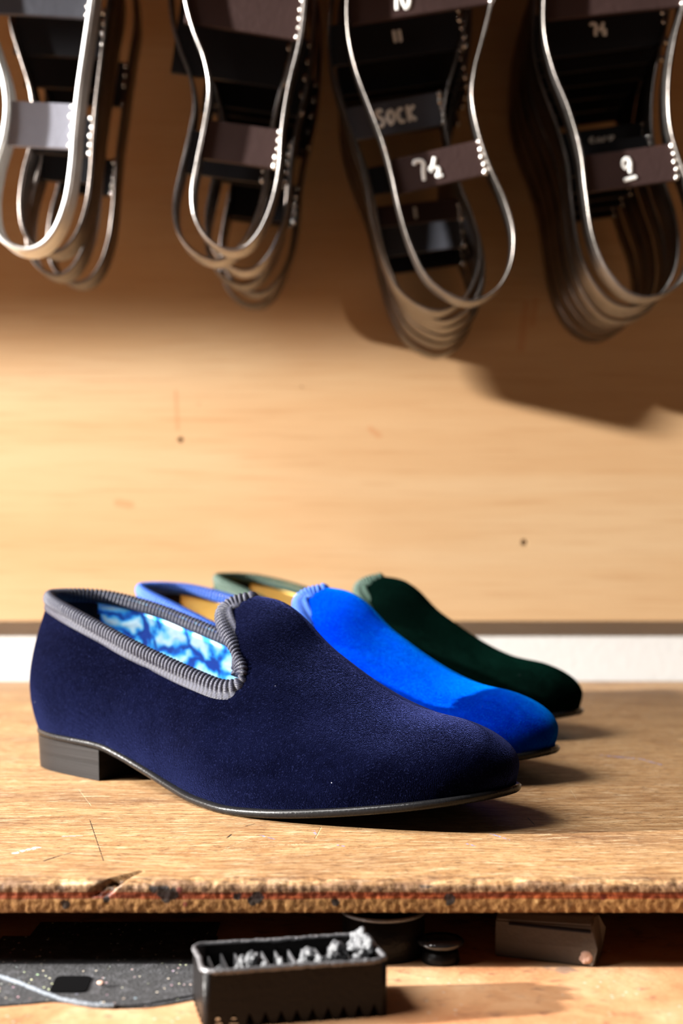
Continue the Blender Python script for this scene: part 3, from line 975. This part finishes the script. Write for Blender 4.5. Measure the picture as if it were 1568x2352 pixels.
def strokes_mesh(lines, r):
    V, Fc = [], []
    for ln in lines:
        c = catmull([(a, 0, b) for a, b in ln], max(6, int(len(ln) * 6)))
        n = len(c); m = 8
        base = len(V)
        for i, p in enumerate(c):
            T = (c[min(i + 1, n - 1)] - c[max(i - 1, 0)]).normalized()
            S = Vector((-T.z, 0, T.x))
            endk = 1.0
            if i == 0 or i == n - 1: endk = .55
            for k in range(m):
                a = 2 * pi * k / m
                rr = r * endk * (1 + .15 * sin(i * 1.7))
                V.append(p + S * cos(a) * rr + Vector((0, -1, 0)) * (sin(a) * .03))
        for i in range(n - 1):
            for k in range(m):
                Fc.append([base + i * m + k, base + i * m + (k + 1) % m, base + (i + 1) * m + (k + 1) % m, base + (i + 1) * m + k])
        Fc.append([base + k for k in range(m)]); Fc.append([base + (n - 1) * m + k for k in range(m)][::-1])
    return V, Fc

def make_die(outline, d, bars, label, group, blade_mat, depth=2.4, thick=.22, bead_mat='weld'):
    """outline: world (x,z) cm points at distance d.  bars: (z, height, tilt, material, text, textscale, x offset)"""
    cx = sum(p[0] for p in outline) / len(outline); cz = min(p[1] for p in outline)
    root = empty('clicking_knife', P(cx, d, cz))
    tag(root, label, 'cutting knife', group)
    N = 220
    c = catmull([(x - cx, 0, z - cz) for x, z in outline], N, closed=True)
    V, Fc = [], []
    # section: (offset across, y): a ground front edge and a plain back
    sec = [(-.5, thick * .5), (-.43, thick * .25), (-.25, thick * .07), (0, 0), (.25, thick * .07), (.43, thick * .25), (.5, thick * .5), (.5, depth), (-.5, depth)]
    m = len(sec)
    for i, p in enumerate(c):
        T = (c[(i + 1) % N] - c[i - 1]).normalized()
        S = Vector((-T.z, 0, T.x))
        for a, y in sec:
            q = p + S * (a * thick); V.append((q.x, y, q.z))
    for i in range(N):
        j = (i + 1) % N
        for k in range(m):
            Fc.append([i * m + k, i * m + (k + 1) % m, j * m + (k + 1) % m, j * m + k])
    bl = mesh_obj('blade', V, Fc, blade_mat, root, True)
    bmm = bmesh.new(); bmm.from_mesh(bl.data); bmesh.ops.recalc_face_normals(bmm, faces=bmm.faces)
    for e in bmm.edges:
        if len(e.link_faces) == 2 and e.calc_face_angle() > 1.2: e.smooth = False
    bmm.to_mesh(bl.data); bmm.free()
    loc = [(p.x, p.z) for p in c]
    for (z, hgt, tilt, bmat, text, ts, xo) in bars:
        zl = z - cz
        ta = math.tan(tilt)
        # where the slanted bar meets the two sides
        xl, xr = cross_x(loc, zl)
        for _ in range(6):
            xm = (xl + xr) / 2
            xl = cross_x(loc, zl + (xl - xm) * ta)[0]; xr = cross_x(loc, zl + (xr - xm) * ta)[1]
        xm = (xl + xr) / 2; L = (xr - xl) / cos(tilt)
        bm = bmesh.new()
        L2 = L - thick * .8
        mt = Matrix.Translation((xm, .55, zl)) @ Matrix.Rotation(-tilt, 4, 'Y')
        add_box(bm, -L2 / 2, L2 / 2, 0, .42, -hgt / 2, hgt / 2, .05, 2, mt)
        bar = bm_obj('crossbar', bm, M[bmat], root)
        # weld beads at the right-hand joint
        bw = bmesh.new()
        rr = random.Random(int(z * 100))
        for q in range(5):
            zz = -hgt / 2 + hgt * (q + .3) / 4.6
            ctr = mt @ Vector((L2 / 2 - .10 + rr.uniform(-.05, .05), -.04, zz))
            bmesh.ops.create_icosphere(bw, subdivisions=2, radius=rr.uniform(.13, .24), matrix=Matrix.Translation(ctr) @ Matrix.Diagonal((.9, .55, 1.2, 1)))
        bm_obj('weld_bead', bw, M[bead_mat], bar, True)
        if text:
            lines = []
            x0 = 0
            for ch, w in text:
                for ln in GLY[ch]: lines.append([(x0 + a * w, b * 1.0) for a, b in ln])
                if ch != '_': x0 += w * .85
            V2, F2 = strokes_mesh([[((a - x0 / 2) * ts, (b - .5) * ts) for a, b in ln] for ln in lines], .115 * ts ** .5)
            V2 = [mt @ (Vector(v) + Vector((xo, -.02, 0))) for v in V2]
            mesh_obj('painted_marking', V2, F2, M['paint'], bar, True)
    return root

def xf(outline, dx=0, dz=0, rot=0, sx=1, sz=1):
    cx = sum(p[0] for p in outline) / len(outline); zt = max(p[1] for p in outline)
    out = []
    for x, z in outline:
        a, b = (x - cx) * sx, (z - zt) * sz
        out.append((cx + dx + a * cos(rot) - b * sin(rot), zt + dz + a * sin(rot) + b * cos(rot)))
    return out

def rod(x, d0, z):
    bm = bmesh.new()
    ln = 108.6 - d0
    bmesh.ops.create_cone(bm, cap_ends=True, segments=20, radius1=.45, radius2=.45, depth=ln, matrix=Matrix.Translation((0, ln / 2, 0)) @ Matrix.Rotation(pi / 2, 4, 'X'))
    bmesh.ops.create_uvsphere(bm, u_segments=16, v_segments=10, radius=.6, matrix=Matrix.Translation((0, 0, 0)))
    return bm_obj('hanging_rod', bm, M['steel_dark'], None, True, P(x, d0, z))

ORD = ['front', 'second', 'third', 'fourth', 'fifth', 'sixth', 'seventh', 'hindmost']
# --- stack 1 (far left)
D0 = 84.0
s1 = pts_to_plane([(60, 572), (20, 560), (-12, 525), (-24, 460), (-14, 380), (6, 310), (14, 240), (6, 175), (-18, 100), (-42, 20), (-50, -100), (-30, -230), (30, -360), (90, -400), (150, -375), (205, -270), (228, -140), (212, -20), (196, 90), (180, 200), (170, 290), (163, 380), (150, 460), (125, 525), (95, 560)], D0)
s2 = pts_to_plane([(520, 572), (478, 548), (448, 500), (441, 440), (452, 370), (468, 290), (480, 200), (468, 130), (445, 70), (426, 0), (418, -110), (440, -250), (500, -370), (560, -405), (625, -380), (680, -280), (704, -150), (700, -20), (688, 90), (664, 190), (648, 290), (640, 390), (622, 470), (592, 535), (558, 568)], D0)
s3 = pts_to_plane([(1090, 690), (1040, 680), (985, 640), (945, 565), (918, 480), (900, 400), (878, 320), (850, 245), (818, 160), (800, 80), (797, 0), (810, -130), (850, -260), (920, -370), (985, -410), (1055, -380), (1110, -270), (1135, -130), (1130, -10), (1110, 80), (1092, 150), (1084, 215), (1096, 290), (1125, 380), (1160, 460), (1180, 540), (1172, 610), (1142, 662)], D0)
s4 = pts_to_plane([(1490, 682), (1440, 668), (1392, 615), (1362, 540), (1346, 440), (1334, 345), (1308, 250), (1272, 160), (1252, 80), (1250, 0), (1262, -130), (1300, -260), (1370, -370), (1435, -405), (1505, -375), (1560, -270), (1582, -130), (1572, 0), (1550, 90), (1536, 190), (1540, 290), (1566, 380), (1592, 460), (1602, 540), (1588, 610), (1550, 660)], D0)
zc = lambda y, d=D0: at(784, y, d)[1]
G = ['steel knives hanging at the far left', 'steel knives in the second hanging bunch', 'steel knives in the bunch marked 7½', 'steel knives in the bunch marked 9']
# bunch 1
make_die(s1, D0, [(zc(280), 2.75, R(-3), 'bar_light', None, 1, 0), (zc(-20), 2.5, R(-3), 'bar_grey', None, 1, 0)],
         'thick bright steel sole shaped knife, front of the bunch at the left edge', G[0], M['steel_bright'], 2.2, .36)
for k, (dx, dz, rt, sx) in enumerate([(.4, .9, .01, .92), (.2, .3, -.01, .90), (.5, .6, .0, .92)]):
    d = D0 + 4.2 + k * 4.6
    o = xf(s1, dx, dz - .2, rt, sx)
    z1 = o and max(p[1] for p in o)
    make_die(o, d, [(zc(290) + dz, 2.6, R(-4), 'bar_black', None, 1, 0), (zc(40) + dz, 3.2, R(-3), 'bar_black', None, 1, 0)],
             '%s dark steel knife counted from the front in the bunch at the left edge' % ORD[k + 1], G[0], M['steel_dark'], 2.6, .24)
# bunch 2
make_die(s2, D0, [(zc(325), 2.4, R(-8), 'bar_brown', None, 1, 0), (zc(15), 2.6, R(-9), 'bar_brown', None, 1, 0)],
         'front steel sole shaped knife of the second bunch, plain brown bar without paint', G[1], M['steel'], 2.2, .22)
for k, (dx, dz, rt, sx) in enumerate([(-.75, .1, -.025, 1.08), (.2, .2, .0, 1.03), (.1, .0, -.012, 1.03), (.3, .1, .01, 1.04), (.1, -.1, .0, 1.03)]):
    d = D0 + 3.6 + k * 3.9
    make_die(xf(s2, dx, dz, rt, sx), d, [(zc(320) + dz + (k % 3) * .8, 2.8, R(-7), 'bar_black', None, 1, 0), (zc(40) + dz - (k % 2) * .8, 5.2, R(-8), 'bar_black', None, 1, 0)],
             '%s steel knife counted from the front in the second bunch from the left' % ORD[k + 1], G[1], M['steel'] if k < 2 else M['steel_dark'], 2.4, .22)
# bunch 3
make_die(s3, D0, [(zc(378), 2.15, R(13), 'bar_brown', [('7', .75), ('1/2', .8)], 1.25, -.6), (zc(-14), 2.0, R(9), 'bar_brown', [('7', .75), ('0', .8)], 1.1, -1.1)],
         'thin steel knife swung out at the front, its bar painted 7½', G[2], M['steel_mid'], 2.2, .15)
b3 = [(-.9, .0, -.03, .98, [(zc(255) + .9, 2.1, R(10), 'bar_grey', [('S', .75), ('O', .75), ('C', .7), ('K', .8)], 1.05, .05), (zc(30), 2.6, R(8), 'bar_black', [('1', .5), ('1', .5)], .8, 0.1)], 'thin steel knife behind the 7½ one, its bar painted SOCK'),
      (-.55, -.1, -.02, .98, [(zc(330), 1.8, R(9), 'bar_black', [('O', .6), ('C', .6), ('K', .7)], .5, 0), (zc(60), 2.8, R(8), 'bar_black', None, 1, 0)], None),
      (-.4, -.1, -.015, 1.0, [(zc(395), 1.4, R(6), 'bar_brown', [('1', .6)], .8, -.2), (zc(30), 3.4, R(7), 'bar_black', None, 1, 0)], None),
      (-.35, -.2, -.01, 1.0, [(zc(430), 2.2, R(8), 'bar_grey', None, 1, 0), (zc(20), 3.4, R(7), 'bar_black', None, 1, 0)], None),
      (-.3, -.3, -.012, 1.0, [(zc(450), 2.4, R(8), 'bar_black', None, 1, 0), (zc(10), 3.2, R(7), 'bar_black', None, 1, 0)], None),
      (-.3, -.6, -.012, 1.0, [(zc(440), 1.8, R(8), 'bar_black', None, 1, 0), (zc(20), 3.2, R(7), 'bar_black', None, 1, 0)], None)]
for k, (dx, dz, rt, sx, bars, lab) in enumerate(b3):
    d = D0 + 3.4 + k * 3.3
    make_die(xf(s3, dx, dz, rt, sx), d, bars, lab or '%s steel knife counted from the front in the third bunch from the left' % ORD[k + 1], G[2], M['steel_mid'] if k < 3 else M['steel_dark'], 2.6, .15)
# bunch 4
make_die(s4, D0, [(zc(380), 2.25, R(8), 'bar_brown', [('9', .8)], 1.15, -.1), (zc(-20), 2.2, R(6), 'bar_brown', None, 1, 0)],
         'steel knife at the front right, its bar painted with an underlined 9', G[3], M['steel_mid'], 2.2, .18)
for k in range(6):
    dx, dz, rt = [(-.25, -.1, -.006), (.15, .1, .0), (.2, .0, .004), (.2, .2, .004), (.25, .3, .006), (.3, .2, .006)][k]
    d = D0 + 2.9 + k * 3.2
    tx = {1: [('S', .7), ('O', .7), ('C', .7), ('K', .8)], 0: None}.get(k)
    make_die(xf(s4, dx, dz, rt, .99), d, [(zc(300) - (k == 0) * .6 + (k == 1) * 1.2, 1.9 if k < 2 else 2.2, R(8), 'bar_black', tx, .7, 0), (zc(20), 2.8, R(7), 'bar_black', [('7', .7), ('1/2', .8)] if k == 0 else None, .8, 0)],
             '%s steel knife counted from the front in the rightmost bunch' % ORD[k + 1], G[3], M['steel_mid'] if k < 3 else M['steel_dark'], 2.2, .18)
for s_, lab in ((s1, 'steel rod above the frame holding the bunch of knives at the left edge'), (s2, 'steel rod above the frame holding the second bunch of knives'), (s3, 'steel rod above the frame holding the bunch marked 7½'), (s4, 'steel rod above the frame holding the bunch marked 9')):
    cx = sum(p[0] for p in s_) / len(s_)
    zt = max(p[1] for p in s_)
    r_ = rod(cx + .3, D0 - 1.5, zt - .75)
    tag(r_, lab, 'rod', 'rods for hanging knives')

# ------------------------------------------------------------------ THINGS ON THE LOWER BOARD
def ground(px, py, z=ZL):
    d = 50.0
    for _ in range(30):
        zz = at(px, py, d)[1]
        d *= (H_CAM - z) / (H_CAM - zz)
    return at(px, py, d)[0], d

# tray with a serrated lower edge
A = Vector((-4.03, 40.8)); B = Vector((1.40, 42.0)); Dd = Vector((-.62, 2.75))
ang = math.atan2(B.y - A.y, B.x - A.x)
W, DP, HT = (B - A).length, Dd.length, 1.66
tray = empty('metal_tray', P(A.x, A.y, ZL), (0, 0, ang))
tag(tray, 'black open topped metal tray with toothed lower edges on the board below the bench', 'tray')
def wall_plate(p0, p1, nteeth, th=.13):
    """upright plate from p0 to p1 (local cm), teeth along its foot, rolled at the top"""
    V, Fc = [], []
    dx, dy = p1[0] - p0[0], p1[1] - p0[1]; L = math.hypot(dx, dy)
    nx, ny = dy / L, -dx / L
    prof = []
    for k in range(nteeth):
        a0, a1 = k / nteeth, (k + 1) / nteeth
        prof += [(a0 + (a1 - a0) * .12, 0.0), (a0 + (a1 - a0) * .5, .42), (a0 + (a1 - a0) * .88, 0.0)]
    prof = [(0, 0.0)] + prof + [(1, 0.0)]
    for s_ in (0, 1):
        for (t, z) in prof:
            V.append((p0[0] + dx * t - nx * th * s_, p0[1] + dy * t - ny * th * s_, z))
        for (t, z) in prof:
            V.append((p0[0] + dx * t - nx * th * s_, p0[1] + dy * t - ny * th * s_, HT))
    n = len(prof)
    for i in range(n - 1):
        Fc.append([i, i + 1, n + i + 1, n + i]); Fc.append([2*n + i + 1, 2*n + i, 3*n + i, 3*n + i + 1])
        Fc.append([i + 1, i, 2*n + i, 2*n + i + 1]); Fc.append([n + i, n + i + 1, 3*n + i + 1, 3*n + i])
    Fc.append([0, n, 3*n, 2*n]); Fc.append([n - 1, 3*n - 1 - 0, 4*n - 1, 2*n - 1][:4])
    return V, Fc
for p0, p1, nt in (((0.2, 0), (W - .2, 0), 11), ((W, .2), (W, DP - .2), 5), ((W - .2, DP), (.2, DP), 11), ((0, DP - .2), (0, .2), 5)):
    V, Fc = wall_plate(p0, p1, nt)
    o = mesh_obj('side_plate', V, Fc, M['black_metal'], tray, False)
    bmm = bmesh.new(); bmm.from_mesh(o.data); bmesh.ops.recalc_face_normals(bmm, faces=bmm.faces); bmm.to_mesh(o.data); bmm.free()
def tube(pts, r, mat, name, parent, closed=False, n=None, m=8, jit=0.0, loc=None):
    c = catmull(pts, n or len(pts) * 8, closed)
    V, Fc = [], []
    nn = len(c)
    for i, p in enumerate(c):
        T = ((c[(i + 1) % nn] - c[i - 1]) if closed else (c[min(i + 1, nn - 1)] - c[max(i - 1, 0)])).normalized()
        up = Vector((0, 0, 1)) if abs(T.z) < .9 else Vector((1, 0, 0))
        S = T.cross(up).normalized(); U = S.cross(T)
        for k in range(m):
            a = 2 * pi * k / m
            rr = r * (1 + jit * noise.noise(p * 6 + Vector((k, 0, 0))))
            V.append(p + S * cos(a) * rr + U * sin(a) * rr)
    for i in range(nn if closed else nn - 1):
        j = (i + 1) % nn
        for k in range(m): Fc.append([i * m + k, i * m + (k + 1) % m, j * m + (k + 1) % m, j * m + k])
    if not closed: Fc.append(list(range(m))[::-1]); Fc.append([(nn - 1) * m + k for k in range(m)])
    return mesh_obj(name, V, Fc, mat, parent, True, loc=loc)
rim = []
for (x, y) in ((.25, 0), (W / 2, 0), (W - .25, 0), (W, .25), (W, DP / 2), (W, DP - .25), (W - .25, DP), (W / 2, DP), (.25, DP), (0, DP - .25), (0, DP / 2), (0, .25)):
    rim.append((x + (.06 if x < .1 else -.06 if x > W - .1 else 0), y + (.06 if y < .1 else -.06 if y > DP - .1 else 0), HT))
tube(rim, .085, M['worn_rim'], 'rim', tray, True, 220, 8, .5)
for (x, y) in ((.04, .04), (W - .04, .04), (W - .04, DP - .04), (.04, DP - .04)):
    bm = bmesh.new()
    bmesh.ops.create_cone(bm, cap_ends=True, segments=14, radius1=.2, radius2=.2, depth=HT - .04, matrix=Matrix.Translation((x + (.16 if x < 1 else -.16), y + (.16 if y < 1 else -.16), (HT - .04) / 2)))
    bm_obj('corner_post', bm, M['black_metal'], tray, True)
bm = bmesh.new(); add_box(bm, .12, W - .12, .12, DP - .12, .62, .72); bm_obj('tray_floor', bm, M['black_metal'], tray)
for k in range(12):
    x = .45 + (W - .9) * k / 11
    bm = bmesh.new(); add_box(bm, x - .03, x + .03, .14, DP - .14, .7, HT - .28); bm_obj('divider', bm, M['worn_rim'], tray)
# lint and shavings caught in the tray
bm = bmesh.new()
rr = random.Random(11)
clumps = [(.55, .55, .2), (1.0, .45, .17), (1.45, 1.0, .33), (1.75, 1.3, .26), (2.0, .7, .2), (2.45, .8, .24), (2.9, .55, .15), (3.1, .9, .27), (3.35, 1.05, .30), (3.7, .8, .2), (4.1, 1.0, .28), (4.35, 1.4, .36), (4.65, .75, .22), (4.95, .9, .24), (5.25, 1.5, .40), (5.3, 2.0, .42), (5.1, 2.35, .3)]
for (x, y, r_) in clumps:
    for q in range(5):
        c_ = Vector((x + rr.uniform(-.12, .12), y + rr.uniform(-.2, .2), HT - .42 + r_ * .9 + rr.uniform(-.18, .14)))
        res = bmesh.ops.create_icosphere(bm, subdivisions=3, radius=r_ * rr.uniform(.45, .8), matrix=Matrix.Translation(c_) @ Matrix.Diagonal((.8, 1, 1, 1)))
        for v in res['verts']:
            v.co += (v.co - c_).normalized() * noise.fractal(v.co * 6, 1, 2, 3) * .12
for v in bm.verts:
    v.co.x = min(max(v.co.x, .2), W - .2); v.co.y = min(max(v.co.y, .2), DP - .2); v.co.z = max(v.co.z, .74)
lint = bm_obj('lint', bm, M['lint'], None, True, P(A.x, A.y, ZL)); lint.rotation_euler = (0, 0, ang)
tag(lint, 'glistening grey lint and shavings heaped inside the black toothed tray', 'lint', kind='stuff')

# black abrasive sheets on the left
def sheet(name, edge_px, back_d, z0, th, mat, label, waveamp=.0, cat='sheet'):
    """thin sheet whose front outline follows pixels on the board"""
    fr_ = [ground(px, py, z0) for px, py in edge_px]
    root = empty(name, P(fr_[0][0], fr_[0][1], z0))
    tag(root, label, cat)
    o0 = fr_[0]
    c = catmull([(x, y, 0) for x, y in fr_], 80)
    V, Fc = [], []
    NW = 30
    for p in c:
        for k in range(NW + 1):
            t = k / NW
            y = p.y + (back_d - p.y) * t
            z = waveamp * (noise.noise(Vector((p.x * .35, y * .3, 2))) + .5) * min(1, t * 3)
            for zz in ((z + th),): V.append((p.x - o0[0], y - o0[1], zz))
    n0 = len(V)
    for v in list(V): V.append((v[0], v[1], v[2] - th))
    st = NW + 1
    for i in range(79):
        for k in range(NW):
            a = i * st + k
            Fc.append([a, a + st, a + st + 1, a + 1]); Fc.append([n0 + a + 1, n0 + a + st + 1, n0 + a + st, n0 + a])
    for i in range(79):
        a = i * st; Fc.append([a, n0 + a, n0 + a + st, a + st])
        a = i * st + NW; Fc.append([a + st, n0 + a + st, n0 + a, a])
    for k in range(NW):
        Fc.append([k + 1, n0 + k + 1, n0 + k, k]); a = 79 * st + k; Fc.append([a, n0 + a, n0 + a + 1, a + 1])
    o = mesh_obj('sheet_body', V, Fc, mat, root, True)
    bmm = bmesh.new(); bmm.from_mesh(o.data); bmesh.ops.recalc_face_normals(bmm, faces=bmm.faces)
    for e in bmm.edges:
        if len(e.link_faces) == 2 and e.calc_face_angle() > .9: e.smooth = False
    bmm.to_mesh(o.data); bmm.free()
    return root, o0, c
sh1, o1, c1 = sheet('abrasive_sheet', [(-60, 2318), (60, 2308), (120, 2303), (180, 2308), (260, 2316), (330, 2316), (400, 2306), (450, 2296)], 52, ZL, .05, M['glitter'],
                    'black dusty abrasive sheet lying on the board left of the toothed tray')
sh2, o2, c2 = sheet('rubber_sole', [(-60, 2232), (0, 2245), (50, 2262), (100, 2282), (150, 2299), (190, 2307), (235, 2312), (300, 2312), (360, 2304), (420, 2292), (460, 2284)], 50, ZL + .05, .05, M['glitter'],
                    'black sparkling rubber sole with a pale cut edge lying over the abrasive sheet', .01, 'rubber sole')
tube([(p.x - o2[0], p.y - o2[1] - .03, .04) for p in c2[:57:5]], .075, M['felt_edge'], 'cut_edge', sh2, False, 80, 8, .5)
x_, y_ = ground(163, 2258, ZL + .16)
bm = bmesh.new(); add_box(bm, -.58, .58, -.80, .80, 0, .03)
for v in bm.verts:
    v.co.x -= v.co.y * .05
bmesh.ops.bevel(bm, geom=[e for e in bm.edges if abs(e.verts[0].co.z - e.verts[1].co.z) > .01], offset=.24, segments=5, affect='EDGES', profile=.5)
pt = bm_obj('patch', bm, M['matt_black'], sh2, False); pt.location = ((x_ - o2[0]) * CM, (y_ - o2[1]) * CM, .0006)
pt['label'] = 'matt black square patch'
x_, y_ = ground(232, 2270, ZL + .06)
bm = bmesh.new(); bmesh.ops.create_icosphere(bm, subdivisions=3, radius=.1, matrix=Matrix.Diagonal((1.2, 1, .7, 1)))
for v in bm.verts: v.co *= 1 + noise.noise(v.co * 12) * .3
cr = bm_obj('crumb', bm, M['chip'], None, True, P(x_, y_, ZL + .23))
tag(cr, 'tiny pale crumb on the black sheet beside the square patch', 'crumb')

# black tin and a low lid behind the tray
def lathe(prof, seg=48):
    V, Fc = [], []
    n = len(prof)
    for i in range(seg):
        a = 2 * pi * i / seg
        for r_, z in prof: V.append((r_ * cos(a), r_ * sin(a), z))
    for i in range(seg):
        j = (i + 1) % seg
        for k in range(n - 1): Fc.append([i * n + k, j * n + k, j * n + k + 1, i * n + k + 1])
    return V, Fc
tin = empty('round_tin', P(1.45, 48.4, ZL)); tag(tin, 'open round black tin standing in the gap behind the toothed tray', 'tin')
V, Fc = lathe([(.01, .0), (1.35, .0), (1.42, .05), (1.42, 1.45), (1.36, 1.45), (1.34, .1), (.01, .08)])
mesh_obj('tin_body', V, Fc, M['black_metal'], tin, True)
V, Fc = lathe([(1.34, 1.42), (1.40, 1.36), (1.48, 1.42), (1.46, 1.52), (1.38, 1.52), (1.34, 1.42)])
mesh_obj('tin_rim', V, Fc, M['worn_rim'], tin, True)
knob = empty('black_knob', P(3.35, 47.4, ZL)); tag(knob, 'glossy black knob with a flanged foot right of the round tin', 'knob')
V, Fc = lathe([(.01, .0), (.62, .0), (.66, .06), (.60, .35), (.50, .42), (.01, .42)]); mesh_obj('knob_foot', V, Fc, M['black_metal'], knob, True)
V, Fc = lathe([(.3, .40), (.62, .50), (.78, .60), (.80, .70), (.72, .78), (.35, .80), (.01, .76)]); mesh_obj('knob_cap', V, Fc, mat_plain('glossy_black', (.02, .02, .022, 1), .12, .2, .8, bump=.3, bs=250), knob, True)

# dull wedge shaped block on the right
blk = empty('sharpening_block', P(8.4, 46.7, ZL), (0, 0, R(-22)))
tag(blk, 'dull brown wedge shaped block with a chipped foot under the bench at right', 'block')
V = []
secp = [(0, .0), (1.3, .0), (1.45, .3), (1.4, 1.0), (1.1, 1.52), (.45, 1.6), (.12, 1.35), (.0, .6)]   # (y depth, z)
L_ = 3.4
for i in range(8):
    t = i / 7
    x = -L_ * t
    tap = 1 - .28 * t
    for (yy, zz) in secp: V.append((x + (.18 if zz > .5 and i == 0 else 0) - (.25 if zz > 1.3 and i == 0 else 0), yy * tap, zz * (1 - .10 * t)))
m = len(secp); Fc = []
for i in range(7):
    for k in range(m): Fc.append([i * m + k, (i + 1) * m + k, (i + 1) * m + (k + 1) % m, i * m + (k + 1) % m])
Fc.append(list(range(m))[::-1]); Fc.append([7 * m + k for k in range(m)])
o = mesh_obj('block_body', V, Fc, M['block'], blk, False)
bmm = bmesh.new(); bmm.from_mesh(o.data); bmesh.ops.recalc_face_normals(bmm, faces=bmm.faces)
bmesh.ops.bevel(bmm, geom=[e for e in bmm.edges if len(e.link_faces) == 2 and e.calc_face_angle() > .3], offset=.0005, segments=2, affect='EDGES'); bmm.to_mesh(o.data); bmm.free()
bm = bmesh.new(); add_box(bm, -2.9, -.1, -.03, .06, 1.12, 1.19); bm_obj('groove_line', bm, M['shaded_heel_lining'], blk)
bm = bmesh.new(); bmesh.ops.create_icosphere(bm, subdivisions=3, radius=.2, matrix=Matrix.Translation((-.25, .02, .3)) @ Matrix.Diagonal((1.1, .5, 1.2, 1)))
for v in bm.verts: v.co += Vector((1, 1, 1)) * noise.noise(v.co * 7) * .05
o = bm_obj('chipped_spot', bm, M['chip'], blk, True); o['label'] = 'pale pink chip'

# ------------------------------------------------------------------ LIGHT
def area(name, loc, target, size, power, color, spread=180):
    l = bpy.data.lights.new(name, 'AREA'); l.shape = 'RECTANGLE'; l.size = size[0]; l.size_y = size[1]
    l.energy = power; l.color = color; l.spread = R(spread)
    o = bpy.data.objects.new(name, l); C.objects.link(o)
    o.location = loc
    d = Vector(target) - Vector(loc)
    o.rotation_euler = d.to_track_quat('-Z', 'Y').to_euler()
    return o
area('window_light', P(-330, 18, 102), P(0, 85, 10), (.08, .08), 920, (1.0, .96, .90))
area('added_fill', P(-160, 12, 190), P(0, 75, 5), (1.2, 1.2), 165, (1.0, .97, .93))  # unseen soft fill lamp, added to lift the shadows and slipper linings
w = bpy.data.worlds.new('room_light'); bpy.context.scene.world = w; w.use_nodes = True
bg = w.node_tree.nodes['Background']; bg.inputs[0].default_value = (1.0, .93, .86, 1); bg.inputs[1].default_value = .03

sc = bpy.context.scene
sc.view_settings.view_transform = 'Standard'
sc.view_settings.look = 'None'
sc.view_settings.exposure = 0
sc.view_settings.gamma = 1
sc.view_settings.use_curve_mapping = False
